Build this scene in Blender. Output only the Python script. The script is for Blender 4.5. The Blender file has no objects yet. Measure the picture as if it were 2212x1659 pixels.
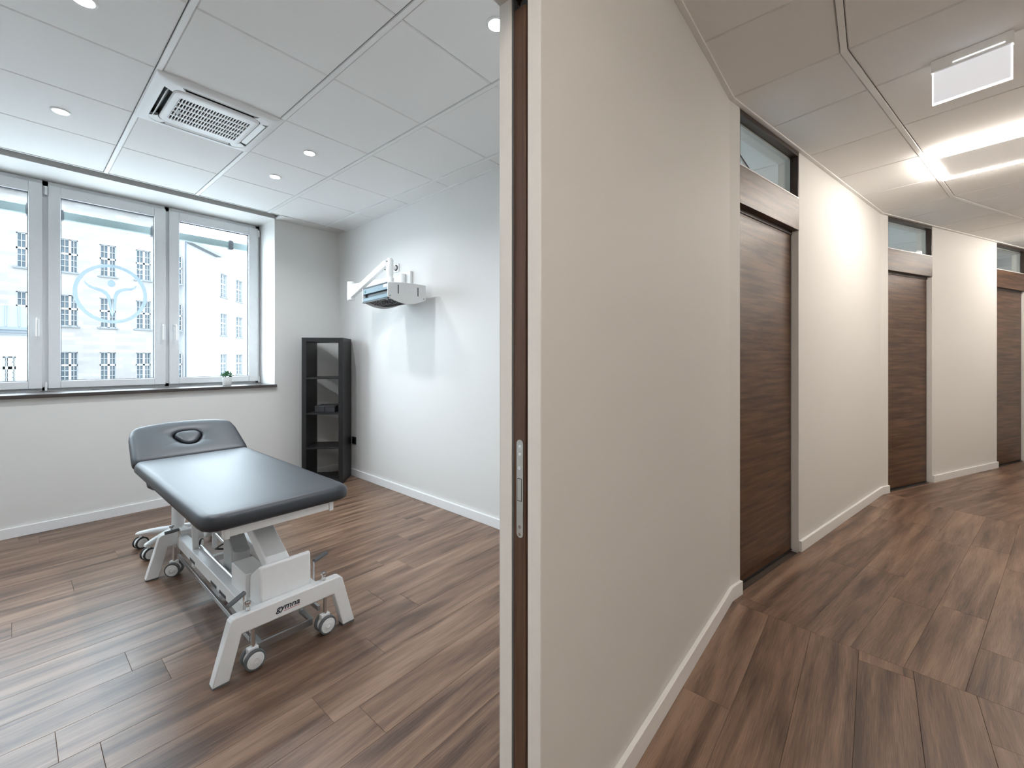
import bpy, math, random
from mathutils import Vector, Matrix
random.seed(7)
R = math.radians
scene = bpy.context.scene
C = scene.collection

# ------------------------------------------------------------------ camera
CAM_H = 1.32
cd = bpy.data.cameras.new('camera'); cam = bpy.data.objects.new('camera', cd); C.objects.link(cam)
cam.location = (0, 0, CAM_H)
cam.rotation_euler = (R(90), 0, R(40.35 - 90))
cd.sensor_fit = 'HORIZONTAL'; cd.sensor_width = 36.0
cd.lens = 922.0 / 2212.0 * 36.0
cd.shift_y = -53.5 / 2212.0
cd.clip_start = 0.05; cd.clip_end = 300
scene.camera = cam

# ------------------------------------------------------------------ world, exposure
SKY = 10.0
world = bpy.data.worlds.new('world'); scene.world = world; world.use_nodes = True
bg = world.node_tree.nodes['Background']
bg.inputs['Color'].default_value = (0.76, 0.89, 1.0, 1); bg.inputs['Strength'].default_value = SKY
vs = scene.view_settings
vs.view_transform = 'Standard'; vs.look = 'None'; vs.gamma = 1.0; vs.use_curve_mapping = False
vs.exposure = 0.65
DOWNLIGHT_W = 7.0
LED_E = 33.0

# ------------------------------------------------------------------ helpers
def tag(o, label=None, cat=None, group=None, kind=None):
    if label: o['label'] = label
    if cat: o['category'] = cat
    if group: o['group'] = group
    if kind: o['kind'] = kind
    return o

def empty(name, loc=(0, 0, 0), rz=0.0, label=None, cat=None, group=None, kind=None, parent=None):
    o = bpy.data.objects.new(name, None); C.objects.link(o)
    o.location = loc; o.rotation_euler = (0, 0, rz); o.empty_display_size = 0.05
    if parent: o.parent = parent
    return tag(o, label, cat, group, kind)

def offset_of(p):
    v = Vector((0, 0, 0))
    while p is not None:
        v += p.location; p = p.parent
    return v

class MB:
    """collects shapes and links them as one mesh object"""
    def __init__(s): s.v = []; s.f = []
    def add(s, vs_, fs):
        b = len(s.v); s.v += [Vector(p) for p in vs_]; s.f += [[b + i for i in f] for f in fs]; return s
    def box(s, x0, x1, y0, y1, z0, z1, m=None):
        p = [(x0, y0, z0), (x1, y0, z0), (x1, y1, z0), (x0, y1, z0), (x0, y0, z1), (x1, y0, z1), (x1, y1, z1), (x0, y1, z1)]
        if m is not None: p = [m @ Vector(q) for q in p]
        return s.add(p, [(3, 2, 1, 0), (4, 5, 6, 7), (0, 1, 5, 4), (1, 2, 6, 5), (2, 3, 7, 6), (3, 0, 4, 7)])
    def bar(s, p0, p1, w, h, up=(0, 0, 1)):
        p0, p1 = Vector(p0), Vector(p1); d = (p1 - p0); L = d.length; d.normalize()
        up = Vector(up)
        if abs(d.dot(up)) > .98: up = Vector((0, 1, 0))
        x = d.cross(up).normalized(); z = x.cross(d).normalized()
        q = []
        for t in (0, L):
            for a, b in ((-w/2, -h/2), (w/2, -h/2), (w/2, h/2), (-w/2, h/2)):
                q.append(p0 + d * t + x * a + z * b)
        return s.add(q, [(0, 1, 2, 3), (7, 6, 5, 4), (4, 5, 1, 0), (5, 6, 2, 1), (6, 7, 3, 2), (7, 4, 0, 3)])
    def cyl(s, p0, p1, r, n=20, r2=None, cap=True):
        p0, p1 = Vector(p0), Vector(p1); d = (p1 - p0).normalized()
        a = Vector((0, 0, 1)) if abs(d.z) < .9 else Vector((1, 0, 0))
        x = d.cross(a).normalized(); y = d.cross(x).normalized(); r2 = r if r2 is None else r2
        q = []
        for p, rr in ((p0, r), (p1, r2)):
            q += [p + (x * math.cos(2*math.pi*i/n) + y * math.sin(2*math.pi*i/n)) * rr for i in range(n)]
        f = [(i, (i+1) % n, n + (i+1) % n, n + i) for i in range(n)]
        if cap: f += [tuple(range(n-1, -1, -1)), tuple(range(n, 2*n))]
        return s.add(q, f)
    def tube(s, pts, r, n=10):
        pts = [Vector(p) for p in pts]; rings = []
        for i, p in enumerate(pts):
            d = (pts[min(i+1, len(pts)-1)] - pts[max(i-1, 0)]).normalized()
            a = Vector((0, 0, 1)) if abs(d.z) < .9 else Vector((1, 0, 0))
            x = d.cross(a).normalized(); y = d.cross(x).normalized()
            rings.append([p + (x*math.cos(2*math.pi*k/n) + y*math.sin(2*math.pi*k/n))*r for k in range(n)])
        return s.loft(rings, cap0=True, cap1=True)
    def loft(s, rings, cap0=False, cap1=False, closed=True):
        n = len(rings[0]); q = [p for r_ in rings for p in r_]; f = []
        for j in range(len(rings)-1):
            for i in range(n if closed else n-1):
                f.append((j*n+i, j*n+(i+1) % n, (j+1)*n+(i+1) % n, (j+1)*n+i))
        if cap0: f.append(tuple(range(n-1, -1, -1)))
        if cap1: f.append(tuple(range((len(rings)-1)*n, len(rings)*n)))
        return s.add(q, f)
    def lathe(s, prof, c=(0, 0, 0), axis='Z', n=28):
        c = Vector(c); rings = []
        for (r, h) in prof:
            ring = []
            for i in range(n):
                a = 2*math.pi*i/n
                if axis == 'Z': ring.append(c + Vector((r*math.cos(a), r*math.sin(a), h)))
                elif axis == 'Y': ring.append(c + Vector((r*math.cos(a), h, -r*math.sin(a))))
                else: ring.append(c + Vector((h, r*math.cos(a), r*math.sin(a))))
            rings.append(ring)
        return s.loft(rings, True, True)
    def prism(s, poly, m0, m1):
        n = len(poly); q = [m0(*p) for p in poly] + [m1(*p) for p in poly]
        f = [tuple(range(n-1, -1, -1)), tuple(range(n, 2*n))] + [(i, (i+1) % n, n+(i+1) % n, n+i) for i in range(n)]
        return s.add(q, f)
    def xform(s, m):
        s.v = [m @ p for p in s.v]; return s
    def build(s, name, mat, parent=None, local=False, bevel=0, seg=2, smooth=True, ang=35):
        off = Vector((0, 0, 0)) if local else offset_of(parent)
        me = bpy.data.meshes.new(name)
        me.from_pydata([tuple(p - off) for p in s.v], [], s.f); me.update()
        import bmesh
        bm = bmesh.new(); bm.from_mesh(me); bmesh.ops.recalc_face_normals(bm, faces=bm.faces); bm.to_mesh(me); bm.free()
        if smooth:
            me.shade_smooth(); me.set_sharp_from_angle(angle=R(ang))
        me.materials.append(M[mat] if isinstance(mat, str) else mat)
        o = bpy.data.objects.new(name, me); C.objects.link(o)
        if parent: o.parent = parent
        if bevel:
            b = o.modifiers.new('bevel', 'BEVEL'); b.width = bevel; b.segments = seg; b.limit_method = 'ANGLE'; b.angle_limit = R(40)
        return o

def holed(mb, xs0, xs1, zs0, zs1, y0, y1, holes):
    """slab in x,z with thickness y0..y1 and rectangular holes, outer faces only"""
    xs = sorted({xs0, xs1, *[h[0] for h in holes], *[h[1] for h in holes]}); xs = [x for x in xs if xs0 <= x <= xs1]
    zs = sorted({zs0, zs1, *[h[2] for h in holes], *[h[3] for h in holes]}); zs = [z for z in zs if zs0 <= z <= zs1]
    def solid(i, j):
        if i < 0 or j < 0 or i >= len(xs)-1 or j >= len(zs)-1: return False
        cx, cz = (xs[i]+xs[i+1])/2, (zs[j]+zs[j+1])/2
        return not any(h[0] < cx < h[1] and h[2] < cz < h[3] for h in holes)
    for i in range(len(xs)-1):
        for j in range(len(zs)-1):
            if not solid(i, j): continue
            a, b, c, d = xs[i], xs[i+1], zs[j], zs[j+1]
            mb.add([(a, y0, c), (b, y0, c), (b, y0, d), (a, y0, d)], [(0, 1, 2, 3)])
            mb.add([(a, y1, c), (b, y1, c), (b, y1, d), (a, y1, d)], [(3, 2, 1, 0)])
            if not solid(i-1, j): mb.add([(a, y0, c), (a, y1, c), (a, y1, d), (a, y0, d)], [(3, 2, 1, 0)])
            if not solid(i+1, j): mb.add([(b, y0, c), (b, y1, c), (b, y1, d), (b, y0, d)], [(0, 1, 2, 3)])
            if not solid(i, j-1): mb.add([(a, y0, c), (b, y0, c), (b, y1, c), (a, y1, c)], [(3, 2, 1, 0)])
            if not solid(i, j+1): mb.add([(a, y0, d), (b, y0, d), (b, y1, d), (a, y1, d)], [(0, 1, 2, 3)])
    return mb

def copy_tree(o, parent=None):
    c = o.copy(); C.objects.link(c); c.parent = parent
    for ch in list(o.children): copy_tree(ch, c)
    return c

def clip(poly, zone):
    """convex clip of poly by convex counter-clockwise zone"""
    out = poly
    n = len(zone)
    for i in range(n):
        a, b = zone[i], zone[(i+1) % n]
        def side(p): return (b[0]-a[0])*(p[1]-a[1]) - (b[1]-a[1])*(p[0]-a[0])
        new = []
        for k in range(len(out)):
            p, q = out[k], out[(k+1) % len(out)]
            sp, sq = side(p), side(q)
            if sp >= 0: new.append(p)
            if (sp > 0 and sq < 0) or (sp < 0 and sq > 0):
                t = sp/(sp-sq); new.append((p[0]+(q[0]-p[0])*t, p[1]+(q[1]-p[1])*t))
        out = new
        if len(out) < 3: return []
    res = []
    for p in out:
        if not res or math.hypot(p[0]-res[-1][0], p[1]-res[-1][1]) > 1e-4: res.append(p)
    if len(res) > 2 and math.hypot(res[0][0]-res[-1][0], res[0][1]-res[-1][1]) < 1e-4: res.pop()
    return res if len(res) >= 3 else []

def area2(p): return sum(p[i][0]*p[(i+1) % len(p)][1] - p[(i+1) % len(p)][0]*p[i][1] for i in range(len(p)))/2

def inset(poly, d):
    n = len(poly); out = []
    for i in range(n):
        p0, p1, p2 = Vector(poly[i-1]), Vector(poly[i]), Vector(poly[(i+1) % n])
        e0, e1 = (p1-p0), (p2-p1)
        if e0.length < 1e-6 or e1.length < 1e-6: out.append(tuple(p1)); continue
        e0.normalize(); e1.normalize()
        n0, n1 = Vector((-e0.y, e0.x)), Vector((-e1.y, e1.x))
        k = 1 + n0.dot(n1)
        m = (n0 + n1) / max(k, .35)
        out.append((p1.x + m.x*d, p1.y + m.y*d))
    return out

# ------------------------------------------------------------------ materials
M = {}
def node_mat(name):
    m = bpy.data.materials.new(name); m.use_nodes = True; M[name] = m
    return m, m.node_tree.nodes, m.node_tree.links, m.node_tree.nodes['Principled BSDF']
def setp(b, col=None, rough=None, metal=None, spec=None, coat=None, coat_r=None):
    if col is not None: b.inputs['Base Color'].default_value = (*col, 1)
    if rough is not None: b.inputs['Roughness'].default_value = rough
    if metal is not None: b.inputs['Metallic'].default_value = metal
    if spec is not None: b.inputs['Specular IOR Level'].default_value = spec
    if coat is not None: b.inputs['Coat Weight'].default_value = coat
    if coat_r is not None: b.inputs['Coat Roughness'].default_value = coat_r
def plain(name, col, rough=.5, metal=0, spec=.5, noise=0.03, nscale=40, bump=0, coat=0):
    m, N, L, b = node_mat(name)
    setp(b, col, rough, metal, spec, coat)
    tc = N.new('ShaderNodeTexCoord'); nz = N.new('ShaderNodeTexNoise'); nz.inputs['Scale'].default_value = nscale; nz.inputs['Detail'].default_value = 4
    L.new(tc.outputs['Object'], nz.inputs['Vector'])
    mx = N.new('ShaderNodeMixRGB'); mx.blend_type = 'MIX'
    mx.inputs[1].default_value = (*[c*(1-noise) for c in col], 1); mx.inputs[2].default_value = (*[min(1, c*(1+noise)) for c in col], 1)
    L.new(nz.outputs['Fac'], mx.inputs[0]); L.new(mx.outputs[0], b.inputs['Base Color'])
    if bump:
        bp = N.new('ShaderNodeBump'); bp.inputs['Strength'].default_value = bump; bp.inputs['Distance'].default_value = .002
        L.new(nz.outputs['Fac'], bp.inputs['Height']); L.new(bp.outputs['Normal'], b.inputs['Normal'])
    return m
plain('wall_paint', (.72, .71, .69), .62, spec=.3, noise=.015, nscale=180, bump=.05)
plain('trim_white', (.82, .82, .82), .35)
plain('ceiling_tile', (.85, .845, .835), .85, spec=.2, noise=.03, nscale=220, bump=.06)
plain('ceiling_bar', (.84, .84, .83), .45)
plain('ceiling_void', (.05, .05, .05), .9)
plain('jamb_white', (.80, .79, .77), .4)
plain('powder_white', (.86, .865, .87), .32)
plain('plastic_white', (.82, .83, .83), .35)
plain('plastic_grey', (.30, .31, .32), .45)
plain('housing_grey', (.42, .43, .43), .45)
plain('rubber_dark', (.035, .037, .042), .55)
plain('rubber_grey', (.13, .14, .15), .5)
plain('plastic_black', (.012, .012, .013), .4)
plain('shelf_black', (.010, .010, .011), .42, noise=.1, nscale=25)
plain('box_black', (.030, .030, .034), .6)
plain('chrome', (.75, .76, .77), .12, 1)
plain('steel', (.52, .53, .54), .32, 1, noise=.08, nscale=30)
plain('plate_steel', (.58, .60, .59), .38, .7, noise=.05)
plain('upvc', (.78, .80, .82), .28)
plain('gasket', (.02, .022, .025), .6)
plain('sill_brown', (.055, .045, .042), .28, noise=.1)
plain('blind_rail', (.150, .185, .183), .6, spec=.2)
plain('lamp_blue', (.095, .165, .205), .35, .0)
plain('print_black', (.02, .025, .04), .5)
plain('print_red', (.45, .03, .08), .5)
plain('pot_white', (.80, .80, .79), .35)
plain('soil', (.05, .035, .025), .9)
plain('leaf_green', (.075, .22, .095), .5, noise=.35, nscale=60)
plain('switch_green', (.0, .10, .08), .35)
plain('zinc_roof', (0.0651, 0.074, 0.0844), .6, .0, spec=.15, noise=.08, nscale=3)
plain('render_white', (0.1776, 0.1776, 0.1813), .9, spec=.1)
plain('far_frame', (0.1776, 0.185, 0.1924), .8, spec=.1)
plain('far_pane', (0.0459, 0.0562, 0.0651), .6, spec=.03, noise=.5, nscale=1.5)
plain('street_grey', (.42, .42, .42), .9)
plain('linoleum', (.55, .55, .54), .5)  # invented pale floor tone, bounces light onto the neighbouring ceilings
plain('stone_sill', (0.0814, 0.0851, 0.0888), .8, spec=.1)

def leather():
    m, N, L, b = node_mat('leather')
    setp(b, (.020, .024, .031), .44, spec=.65)
    tc = N.new('ShaderNodeTexCoord'); vo = N.new('ShaderNodeTexVoronoi'); vo.inputs['Scale'].default_value = 900
    L.new(tc.outputs['Object'], vo.inputs['Vector'])
    bp = N.new('ShaderNodeBump'); bp.inputs['Strength'].default_value = .12; bp.inputs['Distance'].default_value = .0006
    L.new(vo.outputs['Distance'], bp.inputs['Height']); L.new(bp.outputs['Normal'], b.inputs['Normal'])
leather()

def wood(name, dark, mid, light, grain_axis, rough, rand=True, stretch=11., fine=1.0, bump=.15, spec=.5, rlo=-.06):
    """grain runs along grain_axis of the object's own coordinates"""
    m, N, L, b = node_mat(name)
    tc = N.new('ShaderNodeTexCoord'); mp = N.new('ShaderNodeMapping')
    sc = [stretch]*3; sc[grain_axis] = 1.0
    mp.inputs['Scale'].default_value = sc
    src = tc.outputs['Object']
    if rand:
        oi = N.new('ShaderNodeObjectInfo'); vm = N.new('ShaderNodeVectorMath'); vm.operation = 'MULTIPLY_ADD'
        cb = N.new('ShaderNodeCombineXYZ')
        for k in range(3): L.new(oi.outputs['Random'], cb.inputs[k])
        vm.inputs[1].default_value = (37., 19., 53.); L.new(cb.outputs[0], vm.inputs[0]); L.new(src, vm.inputs[2]); src = vm.outputs[0]
    L.new(src, mp.inputs['Vector'])
    # broad tone bands
    n1 = N.new('ShaderNodeTexNoise'); n1.inputs['Scale'].default_value = 1.5*fine; n1.inputs['Detail'].default_value = 3; n1.inputs['Distortion'].default_value = .5
    # growth rings (cathedral figure)
    n2 = N.new('ShaderNodeTexNoise'); n2.inputs['Scale'].default_value = .55*fine; n2.inputs['Detail'].default_value = 1.5
    mul = N.new('ShaderNodeMath'); mul.operation = 'MULTIPLY'; mul.inputs[1].default_value = 26.
    fr = N.new('ShaderNodeMath'); fr.operation = 'SINE'
    # fine pores
    n3 = N.new('ShaderNodeTexNoise'); n3.inputs['Scale'].default_value = 14*fine; n3.inputs['Detail'].default_value = 6; n3.inputs['Roughness'].default_value = .7
    mp3 = N.new('ShaderNodeMapping'); s3 = [stretch*2.2]*3; s3[grain_axis] = .6; mp3.inputs['Scale'].default_value = s3
    L.new(src, mp3.inputs['Vector'])
    L.new(mp.outputs[0], n1.inputs['Vector']); L.new(mp.outputs[0], n2.inputs['Vector']); L.new(mp3.outputs[0], n3.inputs['Vector'])
    L.new(n2.outputs['Fac'], mul.inputs[0]); L.new(mul.outputs[0], fr.inputs[0])
    def mr(a, b_, c, d, s_):
        q = N.new('ShaderNodeMapRange'); q.inputs[1].default_value = a; q.inputs[2].default_value = b_; q.inputs[3].default_value = c; q.inputs[4].default_value = d
        L.new(s_, q.inputs[0]); return q.outputs[0]
    ringf = mr(-1, 1, -.10, .10, fr.outputs[0]); poref = mr(.3, .7, -.30, .30, n3.outputs['Fac'])
    tone = mr(.28, .72, .08, .92, n1.outputs['Fac'])
    a1 = N.new('ShaderNodeMath'); a1.operation = 'ADD'; L.new(tone, a1.inputs[0]); L.new(ringf, a1.inputs[1])
    a2 = N.new('ShaderNodeMath'); a2.operation = 'ADD'; L.new(a1.outputs[0], a2.inputs[0]); L.new(poref, a2.inputs[1])
    fac = a2.outputs[0]
    if rand:
        a3 = N.new('ShaderNodeMath'); a3.operation = 'ADD'; L.new(fac, a3.inputs[0])
        L.new(mr(0, 1, -.09, .09, oi.outputs['Random']), a3.inputs[1]); fac = a3.outputs[0]
    cr = N.new('ShaderNodeValToRGB'); e = cr.color_ramp.elements
    e[0].position = 0.0; e[0].color = (*dark, 1); e[1].position = 1.0; e[1].color = (*light, 1)
    x = cr.color_ramp.elements.new(.5); x.color = (*mid, 1)
    L.new(fac, cr.inputs[0]); L.new(cr.outputs[0], b.inputs['Base Color'])
    L.new(mr(0, 1, rough, rough+rlo, fac), b.inputs['Roughness'])
    bp = N.new('ShaderNodeBump'); bp.inputs['Strength'].default_value = bump; bp.inputs['Distance'].default_value = .0015
    L.new(fac, bp.inputs['Height']); L.new(bp.outputs['Normal'], b.inputs['Normal'])
    b.inputs['Specular IOR Level'].default_value = spec
wood('floor_oak', (.058, .031, .020), (.165, .097, .063), (.285, .182, .123), 0, .37)
wood('door_wood', (.022, .009, .004), (.074, .033, .015), (.145, .073, .037), 0, .38, stretch=16, fine=1.5, bump=.35)
wood('edge_veneer', (.060, .030, .018), (.105, .056, .036), (.150, .085, .055), 2, .45, rand=False, stretch=40, fine=1)
wood('frame_brown', (.020, .012, .009), (.032, .020, .015), (.045, .028, .021), 0, .4, rand=False, stretch=14)

def glass(name, tint=(1, 1, 1), refl=1.0):
    m = bpy.data.materials.new(name); m.use_nodes = True; M[name] = m
    N, L = m.node_tree.nodes, m.node_tree.links; N.clear()
    out = N.new('ShaderNodeOutputMaterial'); tr = N.new('ShaderNodeBsdfTransparent'); gl = N.new('ShaderNodeBsdfGlossy')
    gl.inputs['Roughness'].default_value = .02; tr.inputs['Color'].default_value = (*tint, 1)
    lw = N.new('ShaderNodeLayerWeight'); lw.inputs['Blend'].default_value = .5
    pw = N.new('ShaderNodeMath'); pw.operation = 'POWER'; pw.inputs[1].default_value = 5.0; L.new(lw.outputs['Facing'], pw.inputs[0])
    fn = N.new('ShaderNodeMath'); fn.operation = 'MULTIPLY_ADD'; fn.inputs[1].default_value = .96; fn.inputs[2].default_value = .04; L.new(pw.outputs[0], fn.inputs[0])
    mx = N.new('ShaderNodeMixShader'); ml = N.new('ShaderNodeMath'); ml.operation = 'MULTIPLY'; ml.inputs[1].default_value = refl
    L.new(fn.outputs[0], ml.inputs[0]); L.new(ml.outputs[0], mx.inputs[0]); L.new(tr.outputs[0], mx.inputs[1]); L.new(gl.outputs[0], mx.inputs[2]); L.new(mx.outputs[0], out.inputs[0])
glass('window_glass', (.97, .985, .98), .8)
glass('transom_glass', (.93, .95, .94), 1.0)

def emit(name, col, strength):
    m, N, L, b = node_mat(name)
    setp(b, (.8, .8, .8), .4)
    b.inputs['Emission Color'].default_value = (*col, 1); b.inputs['Emission Strength'].default_value = strength
emit('lens_glow', (.95, .97, 1.0), 40.)
WARM = (1.0, .92, .83)
emit('led_strip', WARM, LED_E)
emit('led_panel', WARM, .12)
emit('exit_glow', (.90, .92, 1.0), .30)
emit('exit_edge', (.97, .98, 1.0), 2.2)

def brickwork():
    m, N, L, b = node_mat('pale_brick')
    setp(b, rough=.9, spec=.2)
    tc = N.new('ShaderNodeTexCoord'); mp = N.new('ShaderNodeMapping'); mp.inputs['Rotation'].default_value = (R(90), 0, 0)
    br = N.new('ShaderNodeTexBrick'); br.inputs['Scale'].default_value = 1.0
    br.inputs['Brick Width'].default_value = .9; br.inputs['Row Height'].default_value = .3; br.inputs['Mortar Size'].default_value = .02
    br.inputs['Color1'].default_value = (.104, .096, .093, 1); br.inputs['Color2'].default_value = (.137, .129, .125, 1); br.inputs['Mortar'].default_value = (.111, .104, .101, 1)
    L.new(tc.outputs['Object'], mp.inputs['Vector']); L.new(mp.outputs[0], br.inputs['Vector']); L.new(br.outputs['Color'], b.inputs['Base Color'])
brickwork()
def film():
    m = bpy.data.materials.new('film'); m.use_nodes = True; M['film'] = m
    N, L = m.node_tree.nodes, m.node_tree.links; N.clear()
    out = N.new('ShaderNodeOutputMaterial'); tl = N.new('ShaderNodeBsdfTranslucent'); df = N.new('ShaderNodeBsdfDiffuse'); ad = N.new('ShaderNodeAddShader')
    tl.inputs['Color'].default_value = (.235, .262, .280, 1); df.inputs['Color'].default_value = (.3, .34, .36, 1)
    L.new(tl.outputs[0], ad.inputs[0]); L.new(df.outputs[0], ad.inputs[1]); L.new(ad.outputs[0], out.inputs[0])
film()

# ------------------------------------------------------------------ layout constants (metres; x along the window wall, y towards it)
ROOM_H, HALL_H = 2.811, 2.742
Y1, Y1R = .605, .735                 # doorway wall: corridor face, room face
YW, YG = 4.862, 5.27                 # window wall face, window frame face
OPEN0, OPEN1 = -.02, .8175           # open doorway
A2, A3 = R(-12.4), R(-25.6)
C1 = Vector((2.555, Y1)); d2 = Vector((math.cos(A2), math.sin(A2)))
S2L = 3.03
C2 = C1 + d2*S2L; d3 = Vector((math.cos(A3), math.sin(A3))); S3L = 4.6
HW = 2.0                              # corridor width
def nr(a): return Vector((math.sin(a), -math.cos(a)))     # towards the corridor
def miter(c, a, b, w):
    h = (a+b)/2; return c + nr(h) * (w/math.cos((a-b)/2))
X0 = -2.6
B0 = Vector((X0, Y1-HW)); B1 = miter(C1, 0, A2, HW); B2 = miter(C2, A2, A3, HW)
E3 = C2 + d3*S3L; B3 = E3 + nr(A3)*HW
ZONES = [dict(o=Vector((2.555, Y1)), a=0., poly=[tuple(B0), tuple(B1), tuple(C1), (X0, Y1)]),
         dict(o=C1, a=A2, poly=[tuple(B1), tuple(B2), tuple(C2), tuple(C1)]),
         dict(o=C2, a=A3, poly=[tuple(B2), tuple(B3), tuple(E3), tuple(C2)])]
def xr(y): return 2.546 + (y-4.87)*(2.546-2.472)/(4.87-2.226)      # right wall of the room, slightly out of square
XL = -1.25
ROOM = [(XL, Y1), (xr(Y1), Y1), (xr(YW), YW), (XL, YW)]

# ------------------------------------------------------------------ floor
fb = MB(); fb.box(-3.2, 11, -5.6, 5.3, -.12, -.012)
floor = tag(fb.build('floor', 'soil', smooth=False), 'dark brown oak-look plank floor running through room and corridor', 'floor', kind='structure')

def plank_mesh(poly, name, zt=0., zb=-.012, ch=.0009, gap=.0003, mat='floor_oak'):
    if area2(poly) < 0: poly = poly[::-1]
    p0 = inset(poly, gap); p1 = inset(poly, gap+ch)
    cx = sum(p[0] for p in poly)/len(poly); cy = sum(p[1] for p in poly)/len(poly)
    mb = MB(); mb.loft([[Vector((x-cx, y-cy, zb)) for x, y in p0], [Vector((x-cx, y-cy, zt-ch)) for x, y in p0], [Vector((x-cx, y-cy, zt)) for x, y in p1]], False, True)
    me = bpy.data.meshes.new(name); me.from_pydata([tuple(v) for v in mb.v], [], mb.f); me.update(); me.materials.append(M[mat])
    return me, (cx, cy)

def lay_planks(origin, ang, zone, s_first, rows, t0, t1, width=.18, length=1.22):
    """planks in a local frame (t along, s across); clipped to the zone given in world coordinates"""
    ca, sa = math.cos(ang), math.sin(ang)
    def loc(p): dx, dy = p[0]-origin[0], p[1]-origin[1]; return (dx*ca+dy*sa, -dx*sa+dy*ca)
    zl = [loc(p) for p in zone]
    if area2(zl) < 0: zl = zl[::-1]
    for r in range(rows):
        s0 = s_first + r*width
        off = (r*.47 + .13*((r*7) % 5)) % 1.0 * length
        t = t0 - off
        while t < t1:
            rect = [(t, s0), (t+length, s0), (t+length, s0+width), (t, s0+width)]
            pl = clip(rect, zl)
            if pl and abs(area2(pl)) > .0015:
                me, (cx, cy) = plank_mesh(pl, 'plank')
                o = bpy.data.objects.new('plank', me); C.objects.link(o); o.parent = floor
                o.location = (origin[0]+cx*ca-cy*sa, origin[1]+cx*sa+cy*ca, 0); o.rotation_euler = (0, 0, ang)
            t += length
lay_planks((0, .415), 0, ROOM, 0.18, 24, XL, 2.7)
lay_planks((0, .415), 0, ZONES[0]['poly'], -11*.18, 13, X0, 2.7)
lay_planks(C1, A2, ZONES[1]['poly'], -12*.18+.02, 13, -.6, 3.4)
lay_planks(C2, A3, ZONES[2]['poly'], -12*.18+.02, 13, -.6, 4.8)

# ------------------------------------------------------------------ ceilings
cb_ = MB(); cb_.box(-3.2, 11, -5.6, 5.3, 2.90, 3.02)
ceil_slab = tag(cb_.build('ceiling', 'ceiling_void', smooth=False), 'dark void above the suspended ceilings', 'ceiling', kind='structure')
ceil_room = empty('ceiling', (0, 0, ROOM_H), label='suspended white tile ceiling of the treatment room', cat='ceiling', kind='structure')
ceil_hall = empty('ceiling', (0, 0, HALL_H), label='suspended white tile ceiling of the corridor', cat='ceiling', kind='structure')

def ceiling_tile(parent, poly, ang=0., origin=(0, 0), rec=.004, gap=.0022, th=.018):
    """poly in the local frame of ang/origin; underside at the parent's height + rec"""
    if area2(poly) < 0: poly = poly[::-1]
    p0 = inset(poly, gap); p1 = inset(poly, gap+.005)
    cx = sum(p[0] for p in poly)/len(poly); cy = sum(p[1] for p in poly)/len(poly)
    mb = MB(); mb.loft([[Vector((x-cx, y-cy, rec)) for x, y in p1], [Vector((x-cx, y-cy, rec+.006)) for x, y in p0], [Vector((x-cx, y-cy, rec+th)) for x, y in p0]], True, True)
    me = bpy.data.meshes.new('ceiling_tile'); me.from_pydata([tuple(v) for v in mb.v], [], mb.f); me.update(); me.materials.append(M['ceiling_tile'])
    o = bpy.data.objects.new('ceiling_tile', me); C.objects.link(o); o.parent = parent
    ca, sa = math.cos(ang), math.sin(ang)
    o.location = (origin[0]+cx*ca-cy*sa, origin[1]+cx*sa+cy*ca, 0); o.rotation_euler = (0, 0, ang)
    return o

GX = [XL, -.706, -.104, .499, 1.103, 1.706, 2.306, 2.60]
GY = [Y1R, .977, 1.588, 2.199, 2.811, 3.425, 4.040, 4.65, 4.70]
YC = 4.695                                   # tile field stops short of the window wall
room_c = [(XL, Y1R), (xr(Y1R), Y1R), (xr(YC), YC), (XL, YC)]
BARW = .024
DLS = [(.199, 2.505), (.199, 3.735), (1.405, 3.118), (1.405, 3.735), (1.405, 1.285)]
AC = (.499, 1.103, 2.811, 3.425)
for i in range(len(GX)-1):
    for j in range(len(GY)-2):
        x0, x1, y0, y1 = GX[i], GX[i+1], GY[j], GY[j+1]
        if abs(x0-AC[0]) < .01 and abs(y0-AC[2]) < .01: continue
        if j == len(GY)-3: y1 = YC
        pl = clip([(x0+BARW/2, y0), (x1-BARW/2, y0), (x1-BARW/2, y1), (x0+BARW/2, y1)], room_c)
        if pl and abs(area2(pl)) > .002: ceiling_tile(ceil_room, pl)
for x in GX[1:-1]:
    MB().box(x-BARW/2, x+BARW/2, Y1R, YC, ROOM_H, ROOM_H+.012).build('grid_bar', 'ceiling_bar', ceil_room, bevel=.0008, seg=1)
# edge angle along the right wall and the strip beside the window
mb = MB(); mb.loft([[Vector((xr(y)-.022, y, ROOM_H)), Vector((xr(y)+.01, y, ROOM_H)), Vector((xr(y)+.01, y, ROOM_H+.012)), Vector((xr(y)-.022, y, ROOM_H+.012))] for y in (Y1R, YC)], True, True)
mb.build('edge_angle', 'ceiling_bar', ceil_room)
MB().box(1.835, 2.60, YC-.002, YW+.02, ROOM_H-.001, ROOM_H+.02).build('edge_strip', 'wall_paint', ceil_room)
MB().box(XL, 1.835, YC-.004, YC+.004, ROOM_H-.001, ROOM_H+.02).build('edge_angle', 'ceiling_bar', ceil_room)

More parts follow.
